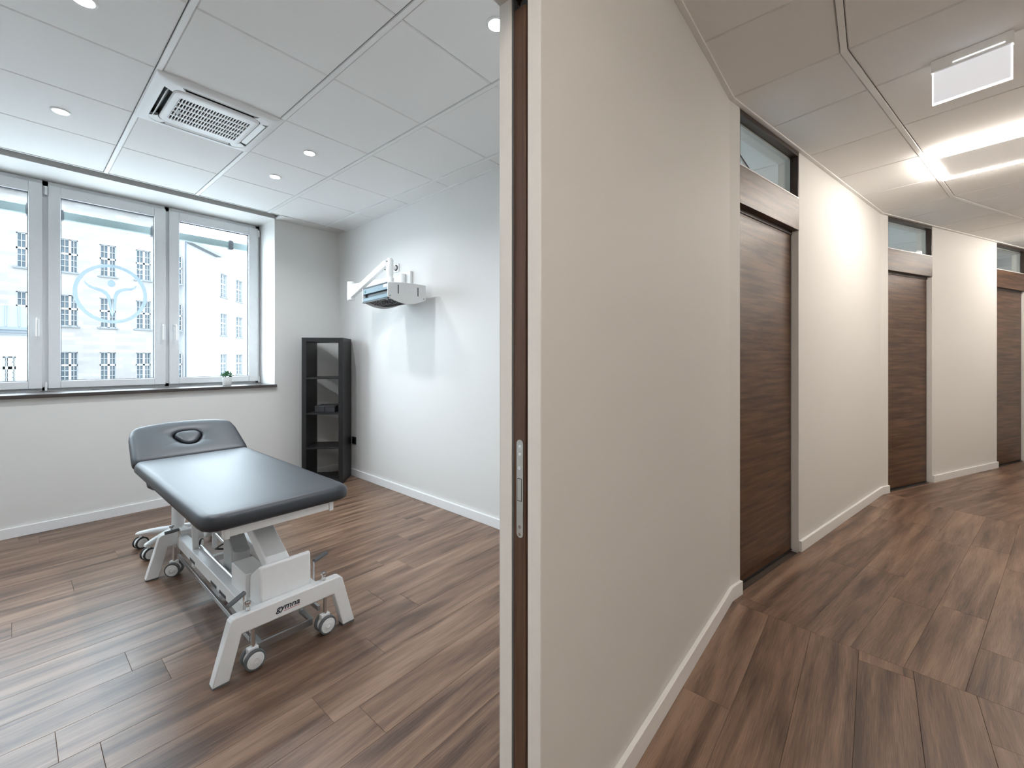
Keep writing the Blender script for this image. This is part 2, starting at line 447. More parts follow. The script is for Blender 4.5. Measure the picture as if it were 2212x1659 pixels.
# corridor ceiling: one spine bar per straight, cross joints, longer tiles beyond
SP = .497; SP2 = SP+1.24
LED_CELLS = []
def hall_cells(zi, joints, leds):
    z = ZONES[zi]; o, a = z['o'], z['a']; ca, sa = math.cos(a), math.sin(a)
    def loc(p): dx, dy = p[0]-o[0], p[1]-o[1]; return (dx*ca+dy*sa, -dx*sa+dy*ca)
    zl = [loc(p) for p in z['poly']]
    if area2(zl) < 0: zl = zl[::-1]
    for (s0, s1) in ((-.004, -SP+BARW/2), (-SP-BARW/2, -SP2+BARW/2), (-SP2-BARW/2, -HW)):
        for k in range(len(joints)-1):
            t0, t1 = joints[k], joints[k+1]
            if (k in leds) and abs(s0+SP+BARW/2) < .01:
                LED_CELLS.append((zi, t0, t1, -s0, -s1)); continue
            pl = clip([(t0, s1), (t1, s1), (t1, s0), (t0, s0)], zl)
            if pl and abs(area2(pl)) > .002: ceiling_tile(ceil_hall, pl, a, o)
    for s in (SP, SP2):
        pl = clip([(joints[0], -s-BARW/2), (joints[-1], -s-BARW/2), (joints[-1], -s+BARW/2), (joints[0], -s+BARW/2)], zl)
        if not pl: continue
        mb = MB(); mb.prism(pl, lambda x, y: Vector((o[0]+x*ca-y*sa, o[1]+x*sa+y*ca, HALL_H)), lambda x, y: Vector((o[0]+x*ca-y*sa, o[1]+x*sa+y*ca, HALL_H+.012)))
        mb.build('grid_bar', 'ceiling_bar', ceil_hall, bevel=.0008, seg=1)
    pl = clip([(joints[0], -.024), (joints[-1], -.024), (joints[-1], 0), (joints[0], 0)], zl)
    mb = MB(); mb.prism(pl, lambda x, y: Vector((o[0]+x*ca-y*sa, o[1]+x*sa+y*ca, HALL_H-.004)), lambda x, y: Vector((o[0]+x*ca-y*sa, o[1]+x*sa+y*ca, HALL_H+.012)))
    mb.build('edge_angle', 'ceiling_bar', ceil_hall, bevel=.001, seg=1)
hall_cells(0, [-5.4, -4.80, -4.19, -3.58, -2.97, -2.36, -1.75, -1.14, -.53, .4], [3])  # luminaire behind the camera, added to light this stretch
hall_cells(1, [-.5, .50, 1.11, 1.72, 2.33, 2.94, 3.6], [3])
hall_cells(2, [-.5, .42, 1.03, 1.64, 2.25, 2.86, 3.47, 4.08, 4.7], [4])  # unseen extra luminaire, added to brighten the far stretch

# ------------------------------------------------------------------ walls
def struct(o, label, cat): return tag(o, label, cat, kind='structure')
TOP = 2.93
WX0, WX1, WZ0, WZ1 = -1.02, 1.825, 1.05, ROOM_H+.004
mb = MB()
holed(mb, -1.6, 10.2, -.1, TOP, YW, 5.36, [(WX0, WX1, WZ0, WZ1), (2.9, 5.4, .85, 2.80), (6.0, 9.6, .85, 2.80)])
struct(mb.build('wall_window', 'wall_paint', smooth=False), 'off-white outer wall with the deep window recess', 'wall')
mb = MB(); mb.loft([[Vector((xr(y), y, -.02)), Vector((xr(y)+.1, y, -.02)), Vector((xr(y)+.1, y, TOP)), Vector((xr(y), y, TOP))] for y in (Y1R-.03, YW)], True, True)
struct(mb.build('wall_right', 'wall_paint', smooth=False), 'off-white side wall of the treatment room beside the black shelf', 'wall')
struct(MB().box(XL-.1, XL, Y1R, YW, -.02, TOP).build('wall_left', 'wall_paint', smooth=False), 'off-white side wall of the treatment room out of view', 'wall')
# doorway wall: two leaves with the pocket between them, head over the opening
mb = MB()
HEAD = 2.228
mb.box(OPEN1, 2.57, Y1, Y1+.039, -.02, TOP)
mb.box(OPEN1, 2.50, Y1R-.039, Y1R, -.02, TOP)
mb.box(OPEN0, OPEN1, Y1, Y1+.039, HEAD, TOP); mb.box(OPEN0, OPEN1, Y1R-.039, Y1R, HEAD, TOP)
mb.box(OPEN0, OPEN1, Y1+.039, Y1R-.039, HEAD+.06, TOP)
mb.box(X0, OPEN0, Y1, Y1R, -.02, TOP)
mb.box(1.80, 2.50, Y1+.039, Y1R-.039, -.02, TOP)
struct(mb.build('wall_doorway', 'wall_paint', smooth=False), 'off-white partition wall with the open pocket doorway', 'wall')

def corridor_wall(name, c, ang, length, doors, t_start, label):
    mb = MB(); holed(mb, t_start, length, -.02, TOP, 0, .13, [(t0, t1, -.03, HALL_H-.002) for t0, t1 in doors])
    mb.xform(Matrix.Translation((c.x, c.y, 0)) @ Matrix.Rotation(ang, 4, 'Z'))
    struct(mb.build(name, 'wall_paint', smooth=False), label, 'wall')
D1 = (.118, .975); D2 = (.13, .985); D3 = (2.52, 3.375)
corridor_wall('wall_corridor_near', C1, A2, S2L, [D1], 0, 'off-white corridor wall between the first two closed doors')
corridor_wall('wall_corridor_far', C2, A3, S3L, [D2, D3], 0, 'off-white corridor wall beyond the second closed door')
mb = MB()
for p, q in ((B0, B1), (B1, B2), (B2, B3)):
    n_ = (Vector((q.x, q.y))-Vector((p.x, p.y))).normalized(); n_ = Vector((n_.y, -n_.x))*.12
    mb.prism([(p.x, p.y), (q.x, q.y), (q.x+n_.x, q.y+n_.y), (p.x+n_.x, p.y+n_.y)], lambda x, y: Vector((x, y, -.02)), lambda x, y: Vector((x, y, TOP)))
struct(mb.build('wall_opposite', 'wall_paint', smooth=False), 'off-white wall along the other side of the corridor', 'wall')
mb = MB(); mb.box(X0-.12, X0, -1.6, .8, -.02, TOP)
mb.prism([(E3.x, E3.y), (B3.x, B3.y), (B3.x+.12, B3.y), (E3.x+.12, E3.y)], lambda x, y: Vector((x, y, -.02)), lambda x, y: Vector((x, y, TOP)))
struct(mb.build('wall_end', 'wall_paint', smooth=False), 'off-white walls closing both ends of the corridor', 'wall')
# neighbouring rooms seen through the glazed fanlights
mb = MB(); mb.box(5.60, 5.70, .05, YW, -.02, TOP); mb.box(10.0, 10.1, -2.6, YW, -.02, TOP)
struct(mb.build('wall_partition', 'wall_paint', smooth=False), 'off-white partitions between the rooms behind the closed doors', 'wall')
nb = empty('ceiling', (0, 0, ROOM_H), label='white tile ceiling of the rooms behind the closed doors', cat='ceiling', kind='structure')
def back(p, a): q = p - nr(a)*.13; return (q.x, q.y)
NB = [[back(C1+d2*.10, A2), back(C2, A2), (5.60, YW), (2.66, YW)], [back(C2+d3*.08, A3), back(C2+d3*4.4, A3), (9.9, YW), (5.70, YW)]]
for zi_, zone in enumerate(NB):
    mb = MB(); mb.prism(zone, lambda x, y: Vector((x, y, -.011)), lambda x, y: Vector((x, y, 0)))
    struct(mb.build('floor', 'linoleum', smooth=False), ['pale floor of the room behind the first closed door', 'pale floor of the rooms behind the farther closed doors'][zi_], 'floor')
for i in range(13):
    for j in range(13):
        x0, y0 = 2.60+i*.61, -2.9+j*.61
        for zone in NB:
            pl = clip([(x0, y0), (x0+.602, y0), (x0+.602, y0+.602), (x0, y0+.602)], zone)
            if pl and abs(area2(pl)) > .01: ceiling_tile(nb, pl, gap=.003)

# ------------------------------------------------------------------ skirting boards
BH, BT = .075, .017
def skirt(name, pts, label, side=1, closed_ends=True):
    """skirting along a polyline; side=+1: board stands on the right of the walking direction"""
    mb = MB(); rings = []
    P = [Vector(p) for p in pts]
    for i, p in enumerate(P):
        if i == 0: n_ = (P[1]-P[0]).normalized(); k = 1
        elif i == len(P)-1: n_ = (P[-1]-P[-2]).normalized(); k = 1
        else:
            e0, e1 = (P[i]-P[i-1]).normalized(), (P[i+1]-P[i]).normalized(); n_ = (e0+e1).normalized(); k = 1/max(.3, n_.dot(e0))
        r_ = Vector((n_.y, -n_.x))*BT*side*k
        rings.append([Vector((p.x, p.y, 0)), Vector((p.x+r_.x, p.y+r_.y, 0)), Vector((p.x+r_.x, p.y+r_.y, BH)), Vector((p.x, p.y, BH))])
    mb.loft(rings, True, True)
    struct(mb.build(name, 'trim_white', bevel=.002), label, 'skirting board')
def on2(t): q = C1+d2*t; return (q.x, q.y)
def on3(t): q = C2+d3*t; return (q.x, q.y)
skirt('baseboard_window', [(XL, YW), (xr(YW), YW)], 'white skirting board under the window')
skirt('baseboard_right', [(xr(Y1R), Y1R), (xr(YW), YW)], 'white skirting board along the wall beside the shelf', side=-1)
skirt('baseboard_doorway', [(OPEN1+.004, Y1), (C1.x, C1.y), on2(D1[0])], 'white skirting board from the open doorway to the first closed door')
skirt('baseboard_corridor', [on2(D1[1]), (C2.x, C2.y), on3(D2[0])], 'white skirting board between the first and second closed doors')
skirt('baseboard_far', [on3(D2[1]), on3(D3[0])], 'white skirting board beyond the second closed door')

# ------------------------------------------------------------------ closed corridor doors with fanlight
def closed_door(n, c, ang, t0, t1, label, wood_='door_wood'):
    w = t1-t0; o = c + Vector((math.cos(ang), math.sin(ang)))*t0
    root = empty('door_%d' % n, (o.x, o.y, 0), ang, label, 'door', kind='structure')
    def B(name, x0, x1, y0, y1, z0, z1, mat, bevel=.0015, parent=None):
        # grain along local x: centre the mesh
        cx, cy, cz = (x0+x1)/2, (y0+y1)/2, (z0+z1)/2
        ob = MB().box(x0-cx, x1-cx, y0-cy, y1-cy, z0-cz, z1-cz).build(name, mat, parent or root, local=True, bevel=bevel)
        ob.location = (cx, cy, cz); return ob
    B('leaf', -.06, w-.012, .046, .084, .006, 2.19, wood_)
    B('slot', w-.012, w-.0005, .05, .082, .0, 2.2, 'plastic_black', 0)
    B('threshold', 0, w, .040, .090, .0003, .004, 'plastic_black', 0)
    B('jamb', w-.006, w-.0002, .0, .044, .0, 2.2, 'jamb_white', .001)
    B('header', .001, w-.001, .0, .040, 2.205, 2.420, wood_)
    B('track', .001, w-.001, .040, .092, 2.18, 2.26, 'frame_brown')
    B('sill', .001, w-.001, -.001, .125, 2.420, 2.428, 'trim_white', .001)
    fr = empty('fanlight', (0, 0, 0), parent=root)
    zt = HALL_H-.004
    B('top_rail', .0, w, .002, .050, zt-.026, zt, 'frame_brown', .001, fr)
    B('stile', .0, .010, .002, .050, 2.428, zt-.026, 'frame_brown', .001, fr)
    B('stile', w-.012, w, .002, .050, 2.428, zt-.026, 'frame_brown', .001, fr)
    B('pane', .010, w-.012, .042, .047, 2.428, zt-.026, 'transom_glass', 0, fr)
    B('inner_lintel', 0, w, .092, .128, 2.20, 2.42, 'wall_paint', 0)
    B('reveal_head', 0, w, .0505, .128, 2.702, zt+.001, 'wall_paint', 0)
    return root
closed_door(2, C1, A2, *D1, 'closed dark wood sliding door with fanlight next to the open doorway')
closed_door(3, C2, A3, *D2, 'closed dark wood sliding door with fanlight in the middle of the corridor')
closed_door(4, C2, A3, *D3, 'closed dark wood sliding door with fanlight at the far end of the corridor')

# ------------------------------------------------------------------ open pocket door
dr = empty('door_1', (OPEN1, .672, 0), label='open dark wood pocket door slid into the wall with steel lock plate on its edge', cat='door', kind='structure')
leaf = MB().box(OPEN1+.004, OPEN1+.90, .6545, .6915, .008, 2.195).build('leaf', 'edge_veneer', dr, bevel=.0012)
plate = MB()
n_ = 10; prof = []
for k in range(n_+1):
    a = math.pi*k/n_; prof.append((.671+.0102*math.cos(a), 1.110+.0102*math.sin(a)))
for k in range(n_+1):
    a = math.pi+math.pi*k/n_; prof.append((.671+.0102*math.cos(a), .887+.0102*math.sin(a)))
plate.prism(prof, lambda y, z: Vector((OPEN1+.0035, y, z)), lambda y, z: Vector((OPEN1+.0015, y, z)))
lp = plate.build('lock_plate', 'plate_steel', dr, bevel=.0004)
for z in (1.103, 1.084, .904, .886):
    sc_ = MB(); sc_.lathe([(.0001, .0), (.0042, .0), (.0046, .0004), (.0001, .0006)], (OPEN1+.0014, .671, z), 'X', 14); sc_.xform(Matrix.Identity(4)); s_ = sc_.build('screw', 'chrome', lp)
MB().cyl((OPEN1+.0016, .671, 1.050), (OPEN1+.0004, .671, 1.050), .0052, 18).build('pin', 'chrome', lp)
MB().box(OPEN1+.0011, OPEN1+.0016, .6640, .6780, .968, 1.0245).build('latch_gap', 'plastic_black', lp)
MB().box(OPEN1+.0004, OPEN1+.0016, .6652, .6768, .9695, 1.023).build('latch_bolt', 'plate_steel', lp, bevel=.0004)
# white liners of the pocket and the dark gap beside the leaf
for (a, b, nm) in ((Y1-.0005, Y1+.0385, 'jamb'), (Y1R-.0395, Y1R+.0005, 'jamb')):
    MB().box(OPEN1-.0015, OPEN1+.004, a, b, 0, HEAD).build(nm, 'jamb_white', dr, bevel=.001)
MB().box(OPEN1+.012, OPEN1+.03, Y1+.0395, Y1+.0485, 0, HEAD).build('brush_seal', 'frame_brown', dr)
MB().box(OPEN1+.001, OPEN1+.02, Y1R-.0435, Y1R-.0395, 0, HEAD).build('brush_seal', 'rubber_grey', dr)
MB().box(OPEN0, OPEN1+.9, .650, .695, HEAD-.0, HEAD+.045).build('track', 'frame_brown', dr)
rl = MB(); rl.box(OPEN1+.03, OPEN1+.10, .660, .686, 2.197, HEAD+.01); rl.cyl((OPEN1+.02, .673, 2.215), (OPEN1+.03, .673, 2.215), .012, 14); rl.build('roller', 'rubber_grey', dr, bevel=.001)

# ------------------------------------------------------------------ window
win = empty('window_1', (0.4, YG, WZ0), label='white three-sash window with dark sill and logo film on the middle pane', cat='window', kind='structure')
FZ0, FZ1 = WZ0+.004, WZ1-.004
mb = MB()
FX1 = WX1-.002
mb.box(WX0+.002, FX1, YG+.012, YG+.08, FZ1-.045, FZ1)
mb.box(WX0+.002, FX1, YG+.012, YG+.08, FZ0, FZ0+.035)
mb.box(FX1-.042, FX1, YG+.012, YG+.08, FZ0, FZ1); mb.box(WX0+.002, WX0+.045, YG+.012, YG+.08, FZ0, FZ1)
mb.box(.172, .212, YG+.012, YG+.08, FZ0, FZ1); mb.box(.978, 1.016, YG+.012, YG+.08, FZ0, FZ1)
mb.build('frame', 'upvc', win, bevel=.003)
GZ0, GZ1 = 1.138, 2.690
def sash(x0, x1, gx0, gx1, handle_x, hinge_xs):
    s_ = MB(); z0, z1 = FZ0+.022, FZ1-.034
    y0, y1 = YG-.016, YG+.03
    s_.box(x0, gx0, y0, y1, z0, z1); s_.box(gx1, x1, y0, y1, z0, z1); s_.box(gx0, gx1, y0, y1, z0, GZ0); s_.box(gx0, gx1, y0, y1, GZ1, z1)
    so = s_.build('sash', 'upvc', win, bevel=.004)
    b_ = MB(); w = .018
    for (a, b, c, d) in ((gx0-.002, gx0+w*.25, GZ0, GZ1), (gx1-w*.25, gx1+.002, GZ0, GZ1), (gx0, gx1, GZ0-.002, GZ0+w*.25), (gx0, gx1, GZ1-w*.25, GZ1+.002)):
        b_.box(a, b, YG+.004, YG+.032, c, d)
    b_.build('gasket', 'gasket', so)
    MB().box(gx0, gx1, YG+.036, YG+.040, GZ0, GZ1).build('pane', 'window_glass', so)
    if handle_x is not None:
        h = MB(); h.box(handle_x-.012, handle_x+.012, YG-.026, YG-.016, 1.60, 1.665)
        h.cyl((handle_x, YG-.016, 1.648), (handle_x, YG-.058, 1.648), .009, 14)
        h.tube([(handle_x, YG-.05, 1.655), (handle_x, YG-.06, 1.645), (handle_x, YG-.06, 1.51)], .0095, 12)
        h.build('handle', 'plastic_white', so)
    for hx in hinge_xs:
        for z in (z1-.055, z0+.02):
            MB().cyl((hx, YG-.022, z-.035), (hx, YG-.022, z+.035), .008, 12).build('hinge', 'plastic_white', so)
    return so
sash(-.60, .176, -.500, .098, .148, [])
mid = sash(.208, .984, .281, .898, .962, [.196])
sash(1.010, 1.800, 1.090, 1.708, 1.052, [1.806])
MB().box(-1.0, -.62, YG-.016, YG+.03, FZ0+.022, FZ1-.034).build('side_panel', 'upvc', win)
sl = MB(); sl.box(WX0, WX1+.012, YW-.035, YG+.012, WZ0-.024, WZ0+.004); sl.build('window_sill', 'sill_brown', win, bevel=.003)
# logo film: oval ring, head, and arms running down into a pointed body
LG = MB(); cx, cz = .603, 1.915; YF = YG+.0335
N_ = 64
def EL(a, ra, rb): 
    # oval leaning slightly
    return (cx+ra*math.cos(a), cz+rb*math.sin(a))
o_r = [EL(2*math.pi*k/N_, .249, .268) for k in range(N_)]; i_r = [EL(2*math.pi*k/N_, .221, .240) for k in range(N_)]
LG.loft([[Vector((x, YF, z)) for x, z in o_r], [Vector((x, YF, z)) for x, z in i_r], [Vector((x, YF+.001, z)) for x, z in i_r], [Vector((x, YF+.001, z)) for x, z in o_r], [Vector((x, YF, z)) for x, z in o_r]])
hd = [(cx-.003+.027*math.cos(2*math.pi*k/28), cz+.095+.032*math.sin(2*math.pi*k/28)) for k in range(28)]
LG.prism(hd, lambda x, z: Vector((x, YF, z)), lambda x, z: Vector((x, YF+.001, z)))
def ribbon(c_, w_):
    P = [Vector(p) for p in c_]; up, dn = [], []
    for i, p in enumerate(P):
        d = (P[min(i+1, len(P)-1)]-P[max(i-1, 0)]).normalized(); n = Vector((-d.y, d.x))*w_[i]
        up.append(p+n); dn.append(p-n)
    LG.loft([[Vector((p.x, YF, p.y)) for p in up], [Vector((p.x, YF, p.y)) for p in dn], [Vector((p.x, YF+.001, p.y)) for p in dn], [Vector((p.x, YF+.001, p.y)) for p in up], [Vector((p.x, YF, p.y)) for p in up]], closed=False)
ribbon([(cx-.180, cz+.100), (cx-.165, cz+.072), (cx-.140, cz+.050), (cx-.105, cz+.038), (cx-.070, cz+.026), (cx-.040, cz+.006), (cx-.022, cz-.025), (cx-.016, cz-.07), (cx-.008, cz-.13), (cx+.003, cz-.205)],
       [.001, .007, .011, .013, .014, .014, .013, .011, .008, .002])
ribbon([(cx+.172, cz+.098), (cx+.158, cz+.074), (cx+.132, cz+.058), (cx+.100, cz+.053), (cx+.068, cz+.044), (cx+.040, cz+.022), (cx+.026, cz-.015), (cx+.022, cz-.07), (cx+.014, cz-.13), (cx+.006, cz-.205)],
       [.001, .007, .011, .013, .014, .014, .013, .011, .008, .002])
lg = LG.build('logo_film', 'film', mid, smooth=False); lg['label'] = 'frosted oval logo with a figure raising both arms'

# ------------------------------------------------------------------ potted plant on the sill
pt = empty('potted_plant', (1.435, 5.03, WZ0+.004), label='small green plant in a white pot on the window sill', cat='plant')
MB().lathe([(.001, .0), (.034, .0), (.038, .006), (.043, .075), (.043, .08), (.039, .08), (.037, .068), (.001, .068)], (1.435, 5.03, WZ0+.004), n=24).build('pot', 'pot_white', pt)
MB().lathe([(.001, .066), (.0365, .066), (.036, .071), (.001, .073)], (1.435, 5.03, WZ0+.004), n=20).build('soil', 'soil', pt)
lf = MB(); rnd = random.Random(3)
for k in range(150):
    a = rnd.uniform(0, 2*math.pi); el = rnd.uniform(.15, 1.45); rr = rnd.uniform(.02, .058)
    p = Vector((1.435, 5.03, WZ0+.082)) + Vector((math.cos(a)*math.cos(el), math.sin(a)*math.cos(el), math.sin(el)*1.0))*rr
    d = Vector((math.cos(a)*math.cos(el), math.sin(a)*math.cos(el), math.sin(el)+.2)).normalized()
    s_ = d.cross(Vector((0, 0, 1))).normalized(); L_ = rnd.uniform(.014, .024); w = L_*.27; u = s_.cross(d)*.003
    lf.add([p, p+d*L_*.5+s_*w+u, p+d*L_, p+d*L_*.5-s_*w+u, p+d*L_*.5-u], [(0, 1, 2, 4), (0, 4, 2, 3), (0, 3, 2, 1)])
lo = lf.build('foliage', 'leaf_green', pt); lo['kind'] = 'stuff'

# ------------------------------------------------------------------ treatment table
TX = .825
tb = empty('treatment_table', (TX, 2.66, 0), label='height-adjustable treatment table with black padded top on a white steel frame', cat='treatment table')
def rays(poly, c, n):
    """resample a star-shaped outline by angle around c"""
    out = []
    for k in range(n):
        a = 2*math.pi*k/n; dx, dy = math.cos(a), math.sin(a); best = 0
        for i in range(len(poly)):
            (x1, y1), (x2, y2) = poly[i], poly[(i+1) % len(poly)]
            ex, ey = x2-x1, y2-y1; det = dx*(-ey)+ex*dy
            if abs(det) < 1e-12: continue
            t = ((x1-c[0])*(-ey)+ex*(y1-c[1]))/det; s = (dx*(y1-c[1])-dy*(x1-c[0]))/det
            if -1e-9 <= s <= 1+1e-9 and t > best: best = t
        out.append((c[0]+dx*best, c[1]+dy*best))
    return out
def rrect(x0, x1, y0, y1, rs, n=8):
    pts = []
    for (cx_, cy_, a0, r_) in ((x1-rs[0], y0+rs[0], -90, rs[0]), (x1-rs[1], y1-rs[1], 0, rs[1]), (x0+rs[2], y1-rs[2], 90, rs[2]), (x0+rs[3], y0+rs[3], 180, rs[3])):
        for k in range(n+1):
            a = R(a0+90*k/n); pts.append((cx_+r_*math.cos(a), cy_+r_*math.sin(a)))
    return pts
def pad_rings(outline, z0, z1, er, top_in=(), crown=.004):
    rings = []
    for k in range(5):
        a = R(90*k/4); rings.append([Vector((x, y, z0+er*(1-math.sin(a)))) for x, y in inset(outline, er*(1-math.cos(R(90-90*k/4)))*1.0)][:] if False else [Vector((x, y, z0+er*.6*(1-math.cos(a)))) for x, y in inset(outline, er*.6*(1-math.sin(a)))])
    for k in range(7):
        a = R(90*k/6); rings.append([Vector((x, y, z1-er+er*math.sin(a))) for x, y in inset(outline, er*(1-math.cos(a)))])
    return rings
out = rays(rrect(.500, 1.150, 2.055, 3.555, (.075, .03, .03, .075), 10), (TX, 2.80), 160)
rg = pad_rings(out, .605, .675, .036)
c_ = Vector((TX, 2.80, 0))
for f_ in (.9, .7, .45, .2):
    rg.append([Vector((c_.x+(p.x-c_.x)*f_, c_.y+(p.y-c_.y)*f_, .675+.006*(1-f_))) for p in rg[11]])
MB().loft(rg, True, True).build('seat_pad', 'leather', tb, ang=70)
# head section, hinged up, with a face opening closed by a plug
HA = R(31); hin = Vector((TX, 3.553, .633))
hm = Matrix.Translation(hin) @ Matrix.Rotation(HA, 4, 'X')
hp = [(-.322, .004), (.322, .004), (.326, .05), (.312, .28), (.296, .345), (.270, .372), (.20, .392), (.10, .405), (0, .409), (-.10, .405), (-.20, .392), (-.270, .372), (-.296, .345), (-.312, .28), (-.326, .05)]
hc = (0, .215)
ho = rays(hp, hc, 128)
tri = []
for k in range(60):
    a = 2*math.pi*k/60; r_ = .072*(1+.10*math.cos(3*(a-R(30)))*1.0); tri.append((hc[0]+r_*1.12*math.cos(a), hc[1]+.004+r_*1.05*math.sin(a)))
hi = rays(tri, hc, 128)
rg = pad_rings(ho, -.030, .042, .034)
top = rg[-1]
def mixr(f_, z): return [Vector((p.x+(q[0]-p.x)*f_, p.y+(q[1]-p.y)*f_, z)) for p, q in zip(top, hi)]
rg += [mixr(.25, .044), mixr(.55, .043), mixr(.75, .040), mixr(.88, .036), mixr(.95, .031), mixr(.985, .025), mixr(1.0, .015), mixr(1.0, -.02)]
MB().loft(rg, True, True).xform(hm).build('head_pad', 'leather', tb, ang=70)
pi_ = [(hc[0]+(p[0]-hc[0])*.90, hc[1]+(p[1]-hc[1])*.90) for p in hi]
rg = pad_rings(pi_, -.01, .041, .018)
cpl = Vector((hc[0], hc[1], 0))
for f_ in (.7, .35): rg.append([Vector((cpl.x+(p.x-cpl.x)*f_, cpl.y+(p.y-cpl.y)*f_, .0435)) for p in rg[11]])
MB().loft(rg, True, True).xform(hm).build('face_plug', 'leather', tb, ang=70)
MB().box(-.29, .29, .03, .33, -.05, -.030, hm).build('head_frame', 'powder_white', tb, bevel=.003)
# top frame under the pad
fr = MB()
for x0, x1 in ((.628, .664), (1.005, 1.041)): fr.box(x0, x1, 2.125, 3.50, .563, .604)
fr.build('top_rail', 'powder_white', tb, bevel=.003)
MB().box(.600, 1.052, 2.100, 2.126, .560, .605).build('front_rail', 'powder_white', tb, bevel=.003)
for x in (.598, 1.054): MB().box(x-.010, x+.010, 2.092, 2.135, .555, .605).build('end_cap', 'powder_white', tb, bevel=.002)
MB().box(.664, 1.005, 2.70, 2.76, .565, .603).build('cross_rail', 'powder_white', tb, bevel=.003)
MB().box(.664, 1.005, 3.40, 3.45, .565, .603).build('cross_rail', 'powder_white', tb, bevel=.003)
# end frames: beam with two splayed legs
def end_frame(y0, y1):
    def mir(p): return [(2*TX-x, z) for x, z in p]
    half = [(.5205, .006), (.5815, .006), (.626, .177)]
    top_ = [(.605, .250), (.588, .243)]
    poly = half + mir(half)[::-1] + mir(top_)[::-1][::1]
    poly = [(.5205, .006), (.5815, .006), (.626, .177), (2*TX-.626, .177), (2*TX-.5815, .006), (2*TX-.5205, .006), (2*TX-.583, .240), (2*TX-.592, .249), (2*TX-.604, .253), (.604, .253), (.592, .249), (.583, .240)]
    # split in convex pieces sharing one skin: left leg, beam, right leg
    m = MB()
    P0 = lambda x, z: Vector((x, y0, z)); P1 = lambda x, z: Vector((x, y1, z))
    n = len(poly); q = [P0(*p) for p in poly] + [P1(*p) for p in poly]
    fs = []
    for off in (0, n):
        fs += [tuple(off+i for i in (0, 1, 2, 11)), tuple(off+i for i in (2, 3, 6, 7, 8, 9, 10, 11)), tuple(off+i for i in (3, 4, 5, 6))]
    fs += [(i, (i+1) % n, n+(i+1) % n, n+i) for i in range(n)]
    m.add(q, fs)
    o = m.build('end_frame', 'powder_white', tb, bevel=.004, ang=25)
    for x0, x1 in ((.522, .581), (2*TX-.581, 2*TX-.522)):
        MB().box(x0, x1, y0+.001, y1-.001, .0, .0065).build('rubber_foot', 'rubber_grey', o)
    return o
ef = end_frame(2.005, 2.050)
end_frame(3.285, 3.330)
# maker's name on the front beam
def text_mesh(body, size, shear=0., bold=0.):
    cu = bpy.data.curves.new('txt', 'FONT'); cu.body = body; cu.size = size; cu.shear = shear; cu.offset = bold; cu.extrude = .0004
    to = bpy.data.objects.new('txt', cu); C.objects.link(to)
    dg = bpy.context.evaluated_depsgraph_get(); dg.update()
    me = bpy.data.meshes.new_from_object(to.evaluated_get(dg)); bpy.data.objects.remove(to); return me
me = text_mesh('gymna', .036, .22, .0007)
me.materials.append(M['print_black']); tx = bpy.data.objects.new('lettering', me); C.objects.link(tx); tx.parent = ef
xs = [v.co.x for v in me.vertices]; sx = .103/(max(xs)-min(xs))
tx.location = (.759-TX, 2.0046-2.66, .2065); tx.rotation_euler = (R(90), 0, 0); tx.scale = (sx, 1.0, 1)
tx['label'] = 'black lettering gymna'
for (k, ln) in ((0, 1),):
    u_ = MB().box(.790, .859, 2.0042, 2.0048, .1995, .2015).build('underline', 'print_red', ef, smooth=False); u_['label'] = 'thin red underline'
# base rails
for x0, x1 in ((.672, .722), (2*TX-.722, 2*TX-.672)):
    MB().box(x0, x1, 2.05, 3.285, .160, .226).build('base_rail', 'powder_white', tb, bevel=.004)
for x in (.676, 2*TX-.676):
    MB().box(x-.006, x+.006, 2.06, 3.28, .098, .120).build('link_bar', 'steel', tb, bevel=.001)
for y in (2.42, 2.56, 2.95): MB().box(.6695, .6725, y-.045, y+.045, .168, .182).build('slot_cover', 'plastic_black', tb)
# castors
def caster(x, y, r, rz, stem_top):
    root = empty('caster', (x, y, 0), parent=tb); root.location = (x-TX, y-2.66, 0); root.rotation_euler = (0, 0, rz)
    h = MB(); h.lathe([(.001, -.010), (r*.80, -.010), (r*.84, 0), (r*.80, .010), (.001, .010)], (0, .0, r), 'Y', 24)
    h.box(-r*.55, r*.45, -.013, .013, r*1.1, r*2.15); h.build('housing', 'powder_white', root, local=True, bevel=.002)
    MB().cyl((0, 0, r*1.9), (0, 0, stem_top), .009, 14).build('stem', 'chrome', root, local=True)
    for s_ in (-1, 1):
        yy = s_*.021
        MB().lathe([(r*.78, -.009), (r*.95, -.009), (r, -.005), (r, .005), (r*.95, .009), (r*.78, .009)], (0, yy, r), 'Y', 32).build('tyre', 'rubber_grey', root, local=True)
        e = s_*.010
        MB().lathe([(.001, e), (r*.20, e), (r*.24, e+s_*.0015), (r*.30, e), (r*.70, e), (r*.80, e-s_*.001), (r*.80, -e), (.001, -e)] if s_ < 0 else [(.001, -e), (r*.8, -e), (r*.8, e), (.001, e)], (0, yy, r), 'Y', 32).build('hub', 'plastic_white', root, local=True)
    return root
caster(.675, 2.030, .042, R(2), .178); caster(.990, 2.030, .042, R(3), .178)
caster(.652, 3.262, .042, R(-38), .178); caster(.998, 3.262, .042, R(20), .178)
# foot bar between the castors
fbm = MB(); fbm.box(.715, .955, 2.080, 2.090, .030, .062)
for x in (.722, .948): fbm.box(x-.010, x+.010, 2.086, 2.20, .048, .062)
fbm.build('foot_bar', 'steel', tb, bevel=.0015)
for x in (.722, .948): MB().bar((x, 2.19, .055), (x, 2.24, .165), .016, .010).build('bar_arm', 'steel', tb)
MB().box(.640, 1.010, 2.052, 2.062, .150, .178).build('linkage_bar', 'steel', tb)
